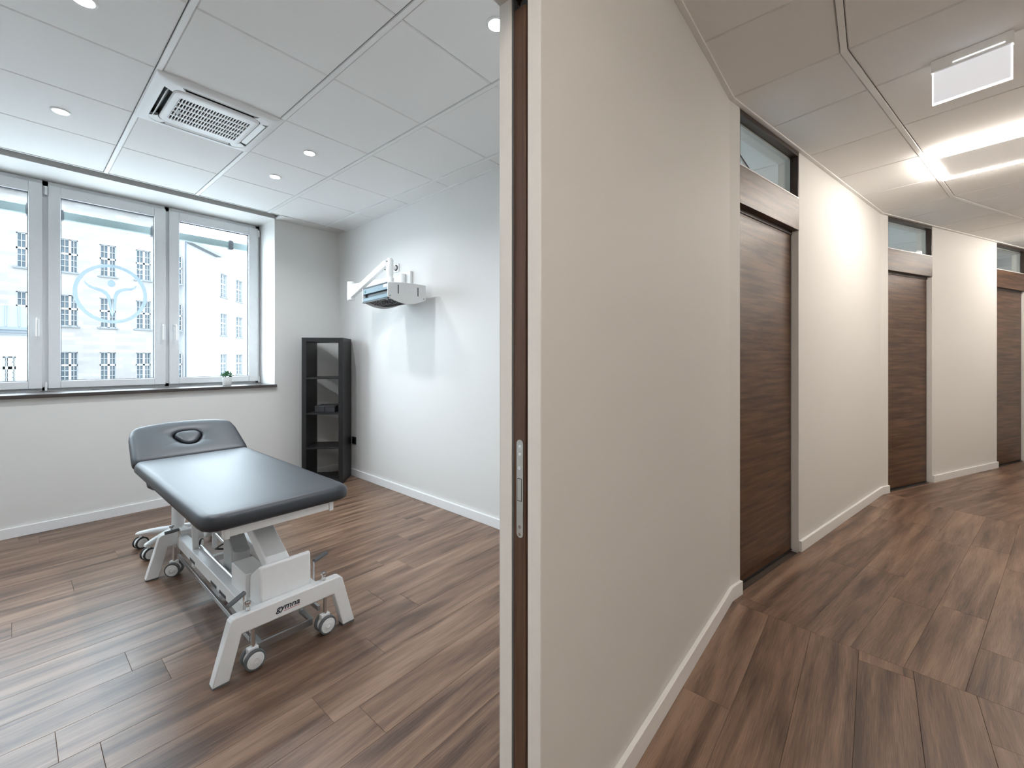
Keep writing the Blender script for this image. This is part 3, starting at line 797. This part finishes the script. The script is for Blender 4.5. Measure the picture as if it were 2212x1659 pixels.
# brake pedals and knobs
def pedal(p0, p1, h0, mat='rubber_grey'):
    o = MB().tube([p0, (p1[0], p1[1], p1[2]-.012), p1], .0055, 10).build('pedal_rod', 'chrome', tb)
    MB().tube([p1, tuple((Vector(p1)*.15+Vector(h0)*.85)), h0], .010, 12).build('grip', mat, o)
pedal((.655, 2.072, .19), (.655, 2.072, .312), (.578, 2.028, .300))
pedal((.985, 2.135, .19), (.985, 2.135, .312), (1.062, 2.165, .318))
pedal((.676, 3.262, .11), (.676, 3.262, .272), (.606, 3.272, .266))
def knob(x, y): MB().lathe([(.001, .252), (.011, .252), (.011, .262), (.0075, .268), (.0075, .276), (.0125, .282), (.0125, .290), (.009, .290), (.009, .284), (.001, .284)], (x, y, 0), n=18).build('stem_knob', 'chrome', tb)
knob(.655, 2.028); knob(.982, 2.028); knob(.648, 3.305)
# lifting gear
cov = MB(); cov.prism([(2.052, .205), (2.185, .205), (2.185, .330), (2.075, .402), (2.060, .402)], lambda y, z: Vector((.712, y, z)), lambda y, z: Vector((.935, y, z)))
cov.build('lift_cover', 'powder_white', tb, bevel=.010, seg=3)
ar = MB(); ar.bar((.805, 2.10, .360), (.805, 2.46, .555), .100, .060); ar.build('lift_arm', 'powder_white', tb, bevel=.008, seg=3)
MB().bar((.850, 2.14, .30), (.850, 2.44, .52), .030, .050).build('lift_strut', 'housing_grey', tb, bevel=.004)
ar = MB(); ar.bar((.825, 3.16, .24), (.825, 2.72, .565), .100, .055); ar.build('lift_arm', 'powder_white', tb, bevel=.008, seg=3)
MB().box(.700, .795, 2.200, 2.390, .215, .330).build('control_box', 'powder_white', tb, bevel=.004)
MB().cyl((.770, 2.475, .180), (.770, 2.475, .345), .038, 24).build('motor', 'housing_grey', tb, bevel=.003)
mo = MB(); mo.prism([(2.50, .19), (2.64, .19), (2.64, .37), (2.59, .40), (2.54, .37), (2.50, .34)], lambda y, z: Vector((.735, y, z)), lambda y, z: Vector((.815, y, z)))
mo.build('gearbox', 'housing_grey', tb, bevel=.006)
MB().tube([(.80, 2.66, .26), (.80, 3.02, .28)], .013, 14).build('spindle', 'chrome', tb)
MB().tube([(.745, 2.60, .36), (.735, 2.70, .31), (.74, 2.78, .27), (.78, 2.80, .25)], .005, 8).build('cable', 'rubber_dark', tb)
MB().tube([(.718, 2.25, .236), (.718, 2.98, .236)], .008, 10).build('push_rod', 'steel', tb)
MB().box(.672, 1.0, 2.93, 2.965, .14, .172).build('cross_tube', 'powder_white', tb, bevel=.003)
MB().bar((.697, 2.99, .222), (.690, 3.00, .430), .030, .016, (0, 1, 0)).build('support_link', 'powder_white', tb, bevel=.003)
MB().bar((.790, 2.99, .20), (.800, 3.03, .420), .024, .014, (0, 1, 0)).build('support_link', 'powder_white', tb, bevel=.003)
MB().bar((.690, 3.00, .430), (.690, 3.03, .565), .024, .014, (0, 1, 0)).build('support_link', 'powder_white', tb, bevel=.003)

# ------------------------------------------------------------------ stool behind the table
SX, SY = .775, 3.775
stl = empty('stool', (SX, SY, 0), label='white five-star swivel stool on castors behind the treatment table', cat='stool')
MB().cyl((SX, SY, .105), (SX, SY, .30), .036, 24).build('column', 'powder_white', stl, bevel=.003)
MB().cyl((SX, SY, .30), (SX, SY, .43), .020, 18).build('gas_lift', 'chrome', stl)
MB().lathe([(.001, .43), (.15, .43), (.168, .445), (.172, .475), (.160, .500), (.12, .510), (.001, .512)], (SX, SY, 0), n=32).build('seat', 'leather', stl)
MB().lathe([(.001, .085), (.045, .085), (.052, .10), (.046, .125), (.036, .132), (.001, .132)], (SX, SY, 0), n=24).build('hub', 'powder_white', stl)
for k in range(5):
    a = R(144+72*k); dx, dy = math.cos(a), math.sin(a); RR = .225
    lg_ = MB(); rings = []
    for t, w, h, z in ((.03, .062, .052, .118), (.12, .054, .042, .116), (.19, .046, .034, .110), (.235, .040, .028, .104), (.252, .020, .016, .102)):
        c0 = Vector((SX+dx*t, SY+dy*t, z)); s_ = Vector((-dy, dx, 0)); ring = []
        for q in range(12):
            b = 2*math.pi*q/12; ring.append(c0+s_*(w/2*math.cos(b))+Vector((0, 0, h/2*math.sin(b))))
        rings.append(ring)
    lg_.loft(rings, True, True); leg = lg_.build('leg', 'powder_white', stl)
    r_ = .040
    cr_ = empty('caster', (0, 0, 0), parent=stl); cr_.location = (dx*RR, dy*RR, 0); cr_.rotation_euler = (0, 0, [R(20), R(20), R(60), R(-20), R(10)][k])
    hh = MB(); hh.lathe([(.001, -.013), (r_*.85, -.013), (r_*.9, -.008), (r_*.9, .008), (r_*.85, .013), (.001, .013)], (0, 0, r_), 'Y', 24); hh.cyl((0, 0, r_*1.6), (0, 0, .100), .009, 12)
    hh.build('housing', 'plastic_white', cr_, local=True)
    for s_ in (-1, 1):
        MB().lathe([(r_*.80, -.005), (r_, -.004), (r_, .004), (r_*.80, .005)], (0, s_*.017, r_), 'Y', 28).build('tyre', 'rubber_dark', cr_, local=True)
        MB().lathe([(.001, -.006), (r_*.72, -.006), (r_*.82, -.004), (r_*.82, .004), (r_*.72, .006), (.001, .006)], (0, s_*.017, r_), 'Y', 28).build('wheel_cap', 'plastic_white', cr_, local=True)

# ------------------------------------------------------------------ black shelf, turned into the corner
SF = Vector((1.985, 4.585)); SR = Vector((2.287, 4.298)); SW = (SR-SF).length; SA = math.atan2((SR-SF).y, (SR-SF).x); SDp = .335; SHt = 1.548
sh = empty('shelf_unit', (SF.x, SF.y, 0), SA, 'tall black open shelf with four compartments standing across the room corner', 'shelf')
def SB(name, x0, x1, y0, y1, z0, z1, mat='shelf_black', bevel=.001, parent=None): return MB().box(x0, x1, y0, y1, z0, z1).build(name, mat, parent or sh, local=True, bevel=bevel)
T_ = .045
SB('side_panel', 0, T_, 0, SDp, 0, SHt-T_); SB('side_panel', SW-T_, SW, 0, SDp, 0, SHt-T_)
SB('top_panel', 0, SW, 0, SDp, SHt-T_, SHt); SB('bottom_panel', T_, SW-T_, .002, SDp-.002, .0, T_)
for z in (.370, .735, 1.110): SB('shelf_board', T_, SW-T_, .004, SDp-.004, z, z+.018)
zb = .735+.0185
for k, (a, b) in enumerate(((.115, .213), (.217, .320))):
    bx = empty('storage_box', (0, 0, 0))
    m4 = Matrix.Translation((SF.x, SF.y, 0)) @ Matrix.Rotation(SA, 4, 'Z')
    p = m4 @ Vector(((a+b)/2, .16, zb)); bx.location = p; bx.rotation_euler = (0, 0, SA)
    tag(bx, ['small black storage box in the shelf next to its left-hand twin', 'small black storage box in the shelf beside the right side panel'][k] if False else ['small black lidded box on the middle shelf, the one towards the window', 'small black lidded box on the middle shelf, the one towards the power socket'][k], 'box', 'black boxes on the middle shelf')
    w = (b-a)
    MB().box(-w/2, w/2, -.11, .11, 0, .052).build('body', 'box_black', bx, local=True, bevel=.002)
    MB().box(-w/2-.001, w/2+.001, -.111, .111, .054, .068).build('lid', 'box_black', bx, local=True, bevel=.002)

# ------------------------------------------------------------------ sockets on the side wall
def socket(y, z, mat, label, plug=False):
    x = xr(y); rt = empty('wall_socket', (x, y, z), label=label, cat='socket')
    MB().box(x-.010, x-.0005, y-.041, y+.041, z-.041, z+.041).build('plate', mat, rt, bevel=.003)
    MB().lathe([(.030, -.013), (.030, -.0095), (.0195, -.0095), (.0195, -.004), (.001, -.004), (.001, -.0035), (.031, -.0035), (.031, -.013)], (x, y, z), 'X', 24).build('insert', mat, rt)
    if plug:
        MB().lathe([(.001, -.050), (.012, -.050), (.019, -.038), (.019, -.008), (.001, -.008)], (x, y, z), 'X', 20).build('plug', 'plastic_white', rt)
socket(4.50, .400, 'plastic_black', 'black wall socket low on the wall behind the shelf')
socket(3.645, 2.232, 'plastic_white', 'white wall socket with a plug above the infrared lamp', True)

# ------------------------------------------------------------------ wall-mounted infrared lamp
il = empty('infrared_lamp', (2.5, 3.43, 2.06), label='white infrared therapy lamp on a jointed wall arm', cat='lamp')
xw = xr(3.45)
MB().box(xw-.035, xw-.0005, 3.375, 3.50, 2.02, 2.165).build('wall_plate', 'plastic_white', il, bevel=.006)
mb = MB(); mb.cyl((xw-.06, 3.46, 2.02), (xw-.06, 3.46, 2.14), .030, 20); mb.box(xw-.06, xw-.02, 3.44, 3.48, 2.03, 2.13); mb.build('wall_hinge', 'plastic_white', il, bevel=.003)
EB = Vector((2.20, 3.975, 0))
mb = MB(); mb.bar((xw-.06, 3.46, 2.085), (EB.x, EB.y, 2.02), .045, .085); mb.build('lower_arm', 'plastic_white', il, bevel=.010, seg=3)
mb = MB(); mb.cyl((EB.x, EB.y, 1.905), (EB.x, EB.y, 2.090), .034, 24); mb.build('elbow', 'plastic_white', il, bevel=.005)
mb = MB(); mb.bar((EB.x-.005, EB.y-.03, 1.955), (2.195, 3.345, 2.185), .042, .062); mb.build('upper_arm', 'plastic_white', il, bevel=.010, seg=3)
mb = MB(); mb.lathe([(.001, 2.225), (.020, 2.222), (.030, 2.205), (.031, 2.08), (.028, 2.075), (.028, 2.05), (.034, 2.045), (.036, 1.99), (.001, 1.985)], (2.20, 3.30, 0), n=22); mb.build('neck', 'plastic_white', il)
MB().cyl((2.172, 3.30, 2.19), (2.166, 3.30, 2.19), .006, 10).build('bolt', 'plastic_black', il); MB().cyl((2.172, 3.33, 2.12), (2.165, 3.33, 2.12), .005, 10).build('bolt', 'plastic_black', il)
MB().tube([(xw-.012, 3.645, 2.232), (xw-.08, 3.64, 2.225), (xw-.07, 3.60, 2.15), (xw-.05, 3.55, 2.08), (xw-.045, 3.50, 2.06)], .004, 8).build('cable', 'plastic_white', il)
# head: long box, curved underside, bluish control side
LA = R(-6); lm = Matrix.Translation((2.030, 3.075, 0)) @ Matrix.Rotation(LA, 4, 'Z')
lx, ly = .365, .485; z0_, z1_ = 1.838, 1.962
def end_prof():
    pts = [(0, z1_), (0, z0_)]
    for k in range(1, 12): t = k/12; pts.append((lx*t, z0_-.045*math.sin(math.pi*t)))
    pts += [(lx, z0_), (lx, z1_+.012)]
    for k in range(1, 6): t = 1-k/6; pts.append((lx*t, z1_+.012*t+.008*math.sin(math.pi*t)))
    return pts
ep = end_prof()
mb = MB(); mb.prism(ep, lambda x, z: lm @ Vector((x, 0, z)), lambda x, z: lm @ Vector((x, .010, z))); ec = mb.build('end_plate', 'plastic_white', il, bevel=.003)
for (x, za, zb_) in ((.095, 1.875, 1.95), (.285, 1.87, 1.945)): MB().box(x-.004, x+.004, -.001, .001, za, zb_, lm).build('slot', 'plastic_black', ec)
for (x, z) in ((.022, 1.852), (.345, 1.852)): mb = MB(); mb.cyl(lm @ Vector((x, -.002, z)), lm @ Vector((x, .001, z)), .007, 14); mb.build('screw', 'steel', ec)
mb = MB(); mb.prism(ep, lambda x, z: lm @ Vector((x, ly-.010, z)), lambda x, z: lm @ Vector((x, ly, z))); mb.build('end_plate', 'plastic_white', il, bevel=.003)
mb = MB(); mb.box(.02, lx-.004, .010, ly-.010, z1_-.012, z1_+.006, lm); mb.box(lx-.012, lx-.002, .010, ly-.010, z0_, z1_, lm); mb.build('shell', 'plastic_white', il)
cp = MB().box(.004, .016, .012, ly-.012, 1.905, z1_-.004, lm).build('control_panel', 'lamp_blue', il, bevel=.002)
MB().box(-.001, .008, .012, ly-.012, z1_-.006, z1_+.002, lm).build('edge_strip', 'plastic_black', il)
MB().box(.002, .012, .425, .450, 1.915, 1.938, lm).build('switch', 'switch_green', cp)
MB().box(.002, .006, .02, .085, 1.925, 1.950, lm).build('label_plate', 'trim_white', cp)
MB().box(.030, .045, .012, ly-.012, z0_, 1.91, lm).build('recess', 'plastic_black', il)
MB().box(.000, .030, .010, ly-.010, z0_-.002, 1.872, lm).build('lower_rail', 'lamp_blue', il, bevel=.006, seg=3)
MB().box(-.002, .018, .006, ly-.006, z0_-.010, z0_-.002, lm).build('rail_edge', 'plastic_black', il)
MB().box(.03, lx-.02, .012, ly-.012, z0_+.022, z0_+.026, lm).build('reflector', 'plastic_black', il)
gb = MB()
for k in range(9):
    y = .045+k*.047; pts = [lm @ Vector((.03+(lx-.06)*t/8, y, z0_-.030*math.sin(math.pi*t/8)+.002)) for t in range(9)]
    gb.tube(pts, .0035, 6)
for t in (.3, .5, .7): gb.tube([lm @ Vector((lx*t, .02, z0_-.030*math.sin(math.pi*t)+.006)), lm @ Vector((lx*t, ly-.02, z0_-.030*math.sin(math.pi*t)+.006))], .003, 6)
gb.build('guard_grille', 'rubber_dark', il)
for k in range(3):
    x = .10+k*.085; MB().cyl(lm @ Vector((x, .03, z0_+.010)), lm @ Vector((x, ly-.03, z0_+.010)), .008, 12).build('heating_tube', 'chrome', il)

# ------------------------------------------------------------------ ceiling cassette air conditioner
ac = empty('air_conditioner', ((AC[0]+AC[1])/2, (AC[2]+AC[3])/2, ROOM_H), label='square white ceiling cassette air conditioner with slotted intake grille', cat='air conditioner')
ax0, ax1, ay0, ay1 = AC[0]-.008, AC[1]+.006, AC[2]-.004, AC[3]+.018
zc = ROOM_H
acx, acy = (ax0+ax1)/2, (ay0+ay1)/2
def sq(h, r, n=6): return [Vector((x, y, 0)) for x, y in rrect(acx-h, acx+h, acy-h*(ay1-ay0)/(ax1-ax0), acy+h*(ay1-ay0)/(ax1-ax0), (r,)*4, n)]
def atz(ring, z): return [Vector((p.x, p.y, z)) for p in ring]
H0 = (ax1-ax0)/2
fr = MB(); fr.loft([atz(sq(H0, .008), zc+.012), atz(sq(H0, .008), zc-.004), atz(sq(H0-.012, .02), zc-.012), atz(sq(H0-.046, .066), zc-.018), atz(sq(H0-.050, .064), zc-.018), atz(sq(H0-.050, .064), zc+.02)])
fr.build('panel_frame', 'plastic_white', ac)
MB().box(ax0+.03, ax1-.03, ay0+.03, ay1-.03, zc+.02, zc+.03).build('inner_pan', 'plastic_black', ac)
ky = (ay1-ay0)/(ax1-ax0)
hi_ = H0-.116
ct = MB(); ct.loft([atz(sq(hi_+.022, .050), zc+.02), atz(sq(hi_+.022, .050), zc-.014), atz(sq(hi_+.016, .048), zc-.022), atz(sq(hi_, .040), zc-.024)], False, False)
ct.build('centre_frame', 'plastic_white', ac)
MB().loft([atz(sq(hi_+.0232, .050), zc-.010), atz(sq(hi_+.0232, .050), zc+.02)]).build('duct_lining', 'plastic_black', ac)  # black lining added so the air slots read dark inside
# corner pieces that bridge the air slots
for sx_ in (-1, 1):
    for sy_ in (-1, 1):
        q = MB(); a0 = 0; pts_i, pts_o = [], []
        for k in range(7):
            a = R(90*k/6); pts_o.append((acx+sx_*(H0-.049-.064+.064*math.cos(a)), acy+sy_*((H0-.049)*ky-.064+.064*math.sin(a)))); pts_i.append((acx+sx_*(hi_+.026-.050+.050*math.cos(a)), acy+sy_*((hi_+.026)*ky-.050+.050*math.sin(a))))
        q.loft([[Vector((x, y, zc-.016)) for x, y in pts_o], [Vector((x, y, zc-.016)) for x, y in pts_i], [Vector((x, y, zc+.0)) for x, y in pts_i], [Vector((x, y, zc+.0)) for x, y in pts_o], [Vector((x, y, zc-.016)) for x, y in pts_o]], closed=False)
        q.build('corner_cover', 'plastic_white', ac)
for (dx, dy, tilt) in ((-1, 0, 62), (1, 0, 10), (0, -1, 26), (0, 1, 12)):
    L_ = .172; off = H0-.071
    m4 = Matrix.Translation((acx+dx*off, acy+dy*off*ky, zc-.010)) @ Matrix.Rotation(math.atan2(dy, dx), 4, 'Z') @ Matrix.Rotation(R(tilt), 4, 'Y')
    MB().box(-.017, .017, -L_, L_, -.002, .002, m4).build('louvre', 'plastic_white', ac, bevel=.001)
gr = MB(); gx, gy = 24, 5; wx, wy = .0148, .060*ky
x_0, y_0 = acx-gx*wx/2, acy-gy*wy/2
for i in range(gx):
    for j in range(gy):
        xc, yc = x_0+(i+.5)*wx, y_0+(j+.5)*wy
        hole = []
        rr, hl = .0051, wy*.5-.0095
        for k in range(12):
            a = 2*math.pi*k/12+math.pi/12
            hole.append((xc+rr*math.cos(a), yc+(hl if math.sin(a) > 0 else -hl)+rr*math.sin(a)))
        outr = []
        for (px, py) in hole:
            ddx, ddy = px-xc, py-yc; k_ = min(wx/2/max(abs(ddx), 1e-9), wy/2/max(abs(ddy), 1e-9)); outr.append((xc+ddx*k_, yc+ddy*k_))
        # pull the four nearest points to the cell corners
        for (sx_, sy_) in ((1, 1), (1, -1), (-1, 1), (-1, -1)):
            cxn, cyn = xc+sx_*wx/2, yc+sy_*wy/2
            b_ = min(range(12), key=lambda q: (outr[q][0]-cxn)**2+(outr[q][1]-cyn)**2); outr[b_] = (cxn, cyn)
        gr.loft([[Vector((x, y, zc-.024)) for x, y in outr], [Vector((x, y, zc-.024)) for x, y in hole], [Vector((x, y, zc-.016)) for x, y in hole]])
hx, hy = hi_, hi_*ky
for (a, b, c, d) in ((acx-hx, x_0, acy-hy, acy+hy), (x_0+gx*wx, acx+hx, acy-hy, acy+hy), (x_0, x_0+gx*wx, acy-hy, y_0), (x_0, x_0+gx*wx, y_0+gy*wy, acy+hy)):
    gr.add([(a, c, zc-.024), (b, c, zc-.024), (b, d, zc-.024), (a, d, zc-.024)], [(0, 1, 2, 3)])
gr.build('intake_grille', 'plastic_white', ac, smooth=False)
MB().box(acx-hx+.01, acx+hx-.01, acy-hy+.01, acy+hy-.01, zc-.012, zc-.010).build('filter', 'plastic_black', ac)
MB().box(acx-hx+.012, acx-hx+.015, acy-hy*.72, acy+hy*.72, zc-.0245, zc-.022).build('hinge_line', 'plastic_grey', ac)
for (x, y) in ((acx+hx-.028, acy-hy*.45), (acx+hx-.028, acy+hy*.45)): MB().cyl((x, y, zc-.0255), (x, y, zc-.02), .004, 10).build('catch', 'plastic_grey', ac)
MB().box(acx-hx+.035, acx-hx+.048, acy-.005, acy+.06, zc-.0246, zc-.022).build('display', 'housing_grey', ac)

# ------------------------------------------------------------------ downlights
DL_LABEL = ['recessed downlight beside the air conditioner, nearest the corridor on the left of the table',
            'recessed downlight over the left window sash', 'recessed downlight in the tile next to the air conditioner',
            'recessed downlight between the air conditioner and the window wall', 'recessed downlight close to the door frame']
for k, (x, y) in enumerate(DLS):
    rt = empty('downlight', (x, y, ROOM_H), label=['recessed downlight above the treatment table foot, left of the air conditioner', 'recessed downlight above the left window sash', 'recessed downlight in the tile touching the air conditioner corner', 'recessed downlight above the right window sash', 'recessed downlight just inside the open doorway'][k], cat='downlight', group='recessed downlights in the treatment room ceiling')
    MB().lathe([(.046, .003), (.046, .0), (.042, -.003), (.036, -.003), (.033, .003), (.033, .003)], (x, y, ROOM_H), n=32).build('ring', 'trim_white', rt)
    MB().lathe([(.001, -.0015), (.030, -.001), (.033, .003), (.001, .003)], (x, y, ROOM_H), n=28).build('lens', 'lens_glow', rt)
    la = bpy.data.lights.new('downlight_lamp', 'AREA'); la.shape = 'DISK'; la.size = .066; la.energy = DOWNLIGHT_W; la.color = (.90, .95, 1.0); la.spread = R(150)
    lo_ = bpy.data.objects.new('lamp', la); C.objects.link(lo_); lo_.parent = rt; lo_.location = (0, 0, -.005)

# ------------------------------------------------------------------ corridor LED luminaires; first and last are added out of view for light
LED_LABELS = ['long recessed LED luminaire over the open doorway stretch of the corridor', 'long recessed LED luminaire with glowing edges beyond the exit sign', 'long recessed LED luminaire at the far end of the corridor']
for k, (zi, t0, t1, s0, s1) in enumerate(LED_CELLS):
    z = ZONES[zi]; o, a = z['o'], z['a']
    rt = empty('led_luminaire', (o[0], o[1], HALL_H), a, LED_LABELS[k], 'ceiling light', 'recessed LED luminaires in the corridor')
    y0, y1 = -s1+.012, -s0-.012; x0, x1 = t0+.012, t1-.012
    MB().box(x0-.009, x1+.009, y0-.009, y1+.009, .004, .012).build('mounting_tray', 'trim_white', rt, local=True)
    w = .042
    for (p, q, r_, s_) in ((x0, x0+w, y0, y1), (x1-w, x1, y0, y1), (x0+w, x1-w, y0, y0+w), (x0+w, x1-w, y1-w, y1)):
        MB().box(p, q, r_, s_, -.034, .003).build('light_strip', 'led_strip', rt, local=True)
    MB().box(x0+w, x1-w, y0+w, y1-w, -.031, -.020).build('diffuser', 'led_panel', rt, local=True)

# ------------------------------------------------------------------ exit sign (blank side)
z = ZONES[1]
ex = empty('exit_sign', (C1.x, C1.y, HALL_H), A2, 'illuminated blank emergency sign panel hanging from the corridor ceiling', 'emergency light')
MB().box(.470, .505, -.985, -.725, -.052, .003).build('housing', 'plastic_white', ex, local=True, bevel=.002)
MB().box(.468, .470, -.960, -.80, -.040, -.037).build('groove', 'exit_edge', ex, local=True)
MB().box(.482, .492, -.978, -.732, -.200, -.052).build('light_panel', 'exit_glow', ex, local=True)
e = MB(); e.box(.481, .493, -.980, -.730, -.203, -.198); e.box(.481, .493, -.981, -.977, -.203, -.052); e.box(.481, .493, -.733, -.729, -.203, -.052)
e.build('glowing_edge', 'exit_edge', ex, local=True)

# ------------------------------------------------------------------ outside: blinds, street, buildings
for k, (xa, xb) in enumerate(((-.42, .112), (.288, .930), (1.10, 1.60))):
    rt = empty('blind_rail', ((xa+xb)/2, 5.50, 2.565), label=['pale green blind rail hanging outside the left window sash', 'pale green blind rail with dark end caps outside the logo window sash', 'pale green blind rail outside the right window sash above the plant'][k], cat='blind', group='raised outdoor blinds outside the window')
    MB().box(xa+.02, xb-.02 if k < 2 else xb+.20, 5.475, 5.525, 2.560, 2.632).build('rail', 'blind_rail', rt, bevel=.006)
    MB().box(xa, xa+.022, 5.470, 5.530, 2.552, 2.640).build('end_cap', 'rubber_dark', rt, bevel=.003)
    MB().box(xb-.022, xb+.022, 5.468, 5.532, 2.545, 2.645).build('end_cap', 'rubber_dark', rt, bevel=.003)
    MB().cyl((xb, 5.50, 2.64), (xb, 5.50, 2.90), .003, 6).build('cord', 'rubber_dark', rt)
    MB().box(xb-.02, xb+.02, 5.361, 5.52, 2.88, 2.90).build('bracket', 'rubber_dark', rt)
struct(MB().box(-60, 90, 5.4, 110, -9.2, -9.0).build('street', 'street_grey', smooth=False), 'grey street level far below the window', 'street')

def far_window(root, m4, x0, x1, z0, z1, rows=4):
    """recessed casement: white frame with glazing bars, dark pane as sub-part"""
    f = MB(); y0, y1 = .12, .22; w = .05; xm = x0+(x1-x0)*.56
    f.box(x0, x1, y0, y1, z0, z0+w, m4); f.box(x0, x1, y0, y1, z1-w, z1, m4); f.box(x0, x0+w*1.6, y0, y1, z0, z1, m4); f.box(x1-w, x1, y0, y1, z0, z1, m4)
    f.box(xm-.07, xm+.07, y0, y1, z0, z1, m4)
    zm = z0+(z1-z0)*.56; f.box(x0, x1, y0, y1, zm-.07, zm+.07, m4)
    for (a, b) in ((x0, xm), (xm, x1)): f.box((a+b)/2-.018, (a+b)/2+.018, y0+.02, y1, z0, z1, m4)
    for (a, b, n) in ((z0, zm, 3), (zm, z1, 2)):
        for q in range(1, n): f.box(x0, x1, y0+.02, y1, a+(b-a)*q/n-.018, a+(b-a)*q/n+.018, m4)
    fo = f.build('window', 'far_frame', root, smooth=False)
    MB().box(x0, x1, y1-.02, y1, z0, z1, m4).build('pane', 'far_pane', fo, smooth=False)
    MB().box(x0-.12, x1+.12, -.10, .12, z0-.10, z0, m4).build('sill', 'stone_sill', fo, smooth=False)
# long brick block facing the window
ROWS = [(-4.4, -2.2), (-.35, 1.85), (3.75, 6.02), (7.70, 10.10)]
COLS = [(2.42+2.085*k-.06, 2.42+2.085*k+.86) for k in range(-4, 4)]
bA = empty('office_building', (4, 45, -9), label='long pale brick office block with rows of barred windows across the street', cat='building')
holes = [(a, b, c, d) for a, b in COLS for c, d in ROWS]
m4 = Matrix.Translation((0, 45, 0))
mb = MB(); holed(mb, -14, 9.0, -9, 12.9, 0, .5, holes); mb.xform(m4); mb.build('brick_wall', 'pale_brick', bA, smooth=False)
for a, b in COLS:
    for c, d in ROWS: far_window(bA, m4, a, b, c, d)
MB().box(-14, 9.0, 44.5, 45.5, 12.9, 13.3).build('cornice', 'stone_sill', bA, smooth=False)
MB().box(-14, 9.0, 45.45, 46, -9, 12.9).build('core', 'render_white', bA, smooth=False)
# wing turning away on the right
AB = R(51.6); PB = Vector((9.75, 45.4))
bB = empty('building_wing', (PB.x, PB.y, -9), label='white rendered building wing receding down the street with narrow windows and roof eave', cat='building')
m4 = Matrix.Translation((PB.x, PB.y, 0)) @ Matrix.Rotation(AB, 4, 'Z')
colsB = [(6.6, 8.05), (10.2, 11.85), (13.9, 15.4)]
holes = [(a, b, c, d) for a, b in colsB for c, d in ROWS]
mb = MB(); holed(mb, 0, 26, -9, 11.6, 0, .5, holes); mb.xform(m4); mb.build('rendered_wall', 'render_white', bB, smooth=False)
for a, b in colsB:
    for c, d in ROWS: far_window(bB, m4, a, b, c, d)
MB().box(.0, 26, .45, .8, -9, 11.6, m4).build('core', 'render_white', bB, smooth=False)
ev = MB(); ev.box(.2, 5.8, -.55, .6, 11.45, 11.75, m4); ev.build('eave', 'stone_sill', bB, smooth=False)
MB().box(.1, .22, -.12, -.0, -9, 11.6, m4).build('downpipe', 'zinc_roof', bB, smooth=False)
# low house with standing-seam roof in front of the block
bC = empty('low_house', (-3, 32, -9), label='low white house with grey standing seam metal roof in front of the office block', cat='building')
holes = [(-.22, .20, .20, 1.45), (-2.6, -2.1, .20, 1.45)]
m4 = Matrix.Translation((0, 32, 0))
mb = MB(); holed(mb, -9, .56, -9, 2.62, 0, .4, holes); mb.xform(m4); mb.build('rendered_wall', 'render_white', bC, smooth=False)
for h in holes: far_window(bC, m4, *h)
MB().box(-9, .56, 32.38, 37, -9, 2.62).build('core', 'render_white', bC, smooth=False)
MB().box(-9, .66, 31.75, 32.1, 2.50, 2.62).build('cornice', 'stone_sill', bC, smooth=False)
MB().box(-9, .70, 31.6, 31.8, 2.74, 2.88).build('gutter', 'zinc_roof', bC, smooth=False)
rf = MB(); rf.add([(-9, 31.7, 2.85), (.68, 31.7, 2.85), (.50, 33.4, 4.05), (-9, 33.4, 4.05), (.68, 36.5, 2.85), (-9, 36.5, 2.85), (-9, 31.7, 2.6), (.68, 31.7, 2.6), (.68, 36.5, 2.6), (-9, 36.5, 2.6)],
   [(0, 1, 2, 3), (1, 4, 2), (4, 5, 3, 2), (0, 3, 5), (6, 7, 1, 0), (7, 8, 4, 1), (8, 9, 5, 4), (9, 6, 0, 5), (9, 8, 7, 6)])
ro = rf.build('roof', 'zinc_roof', bC, smooth=False)
for k in range(20):
    x = .30-k*.42; MB().bar((x, 31.72, 2.88), (x, 33.38, 4.07), .035, .06).build('standing_seam', 'zinc_roof', ro, smooth=False)
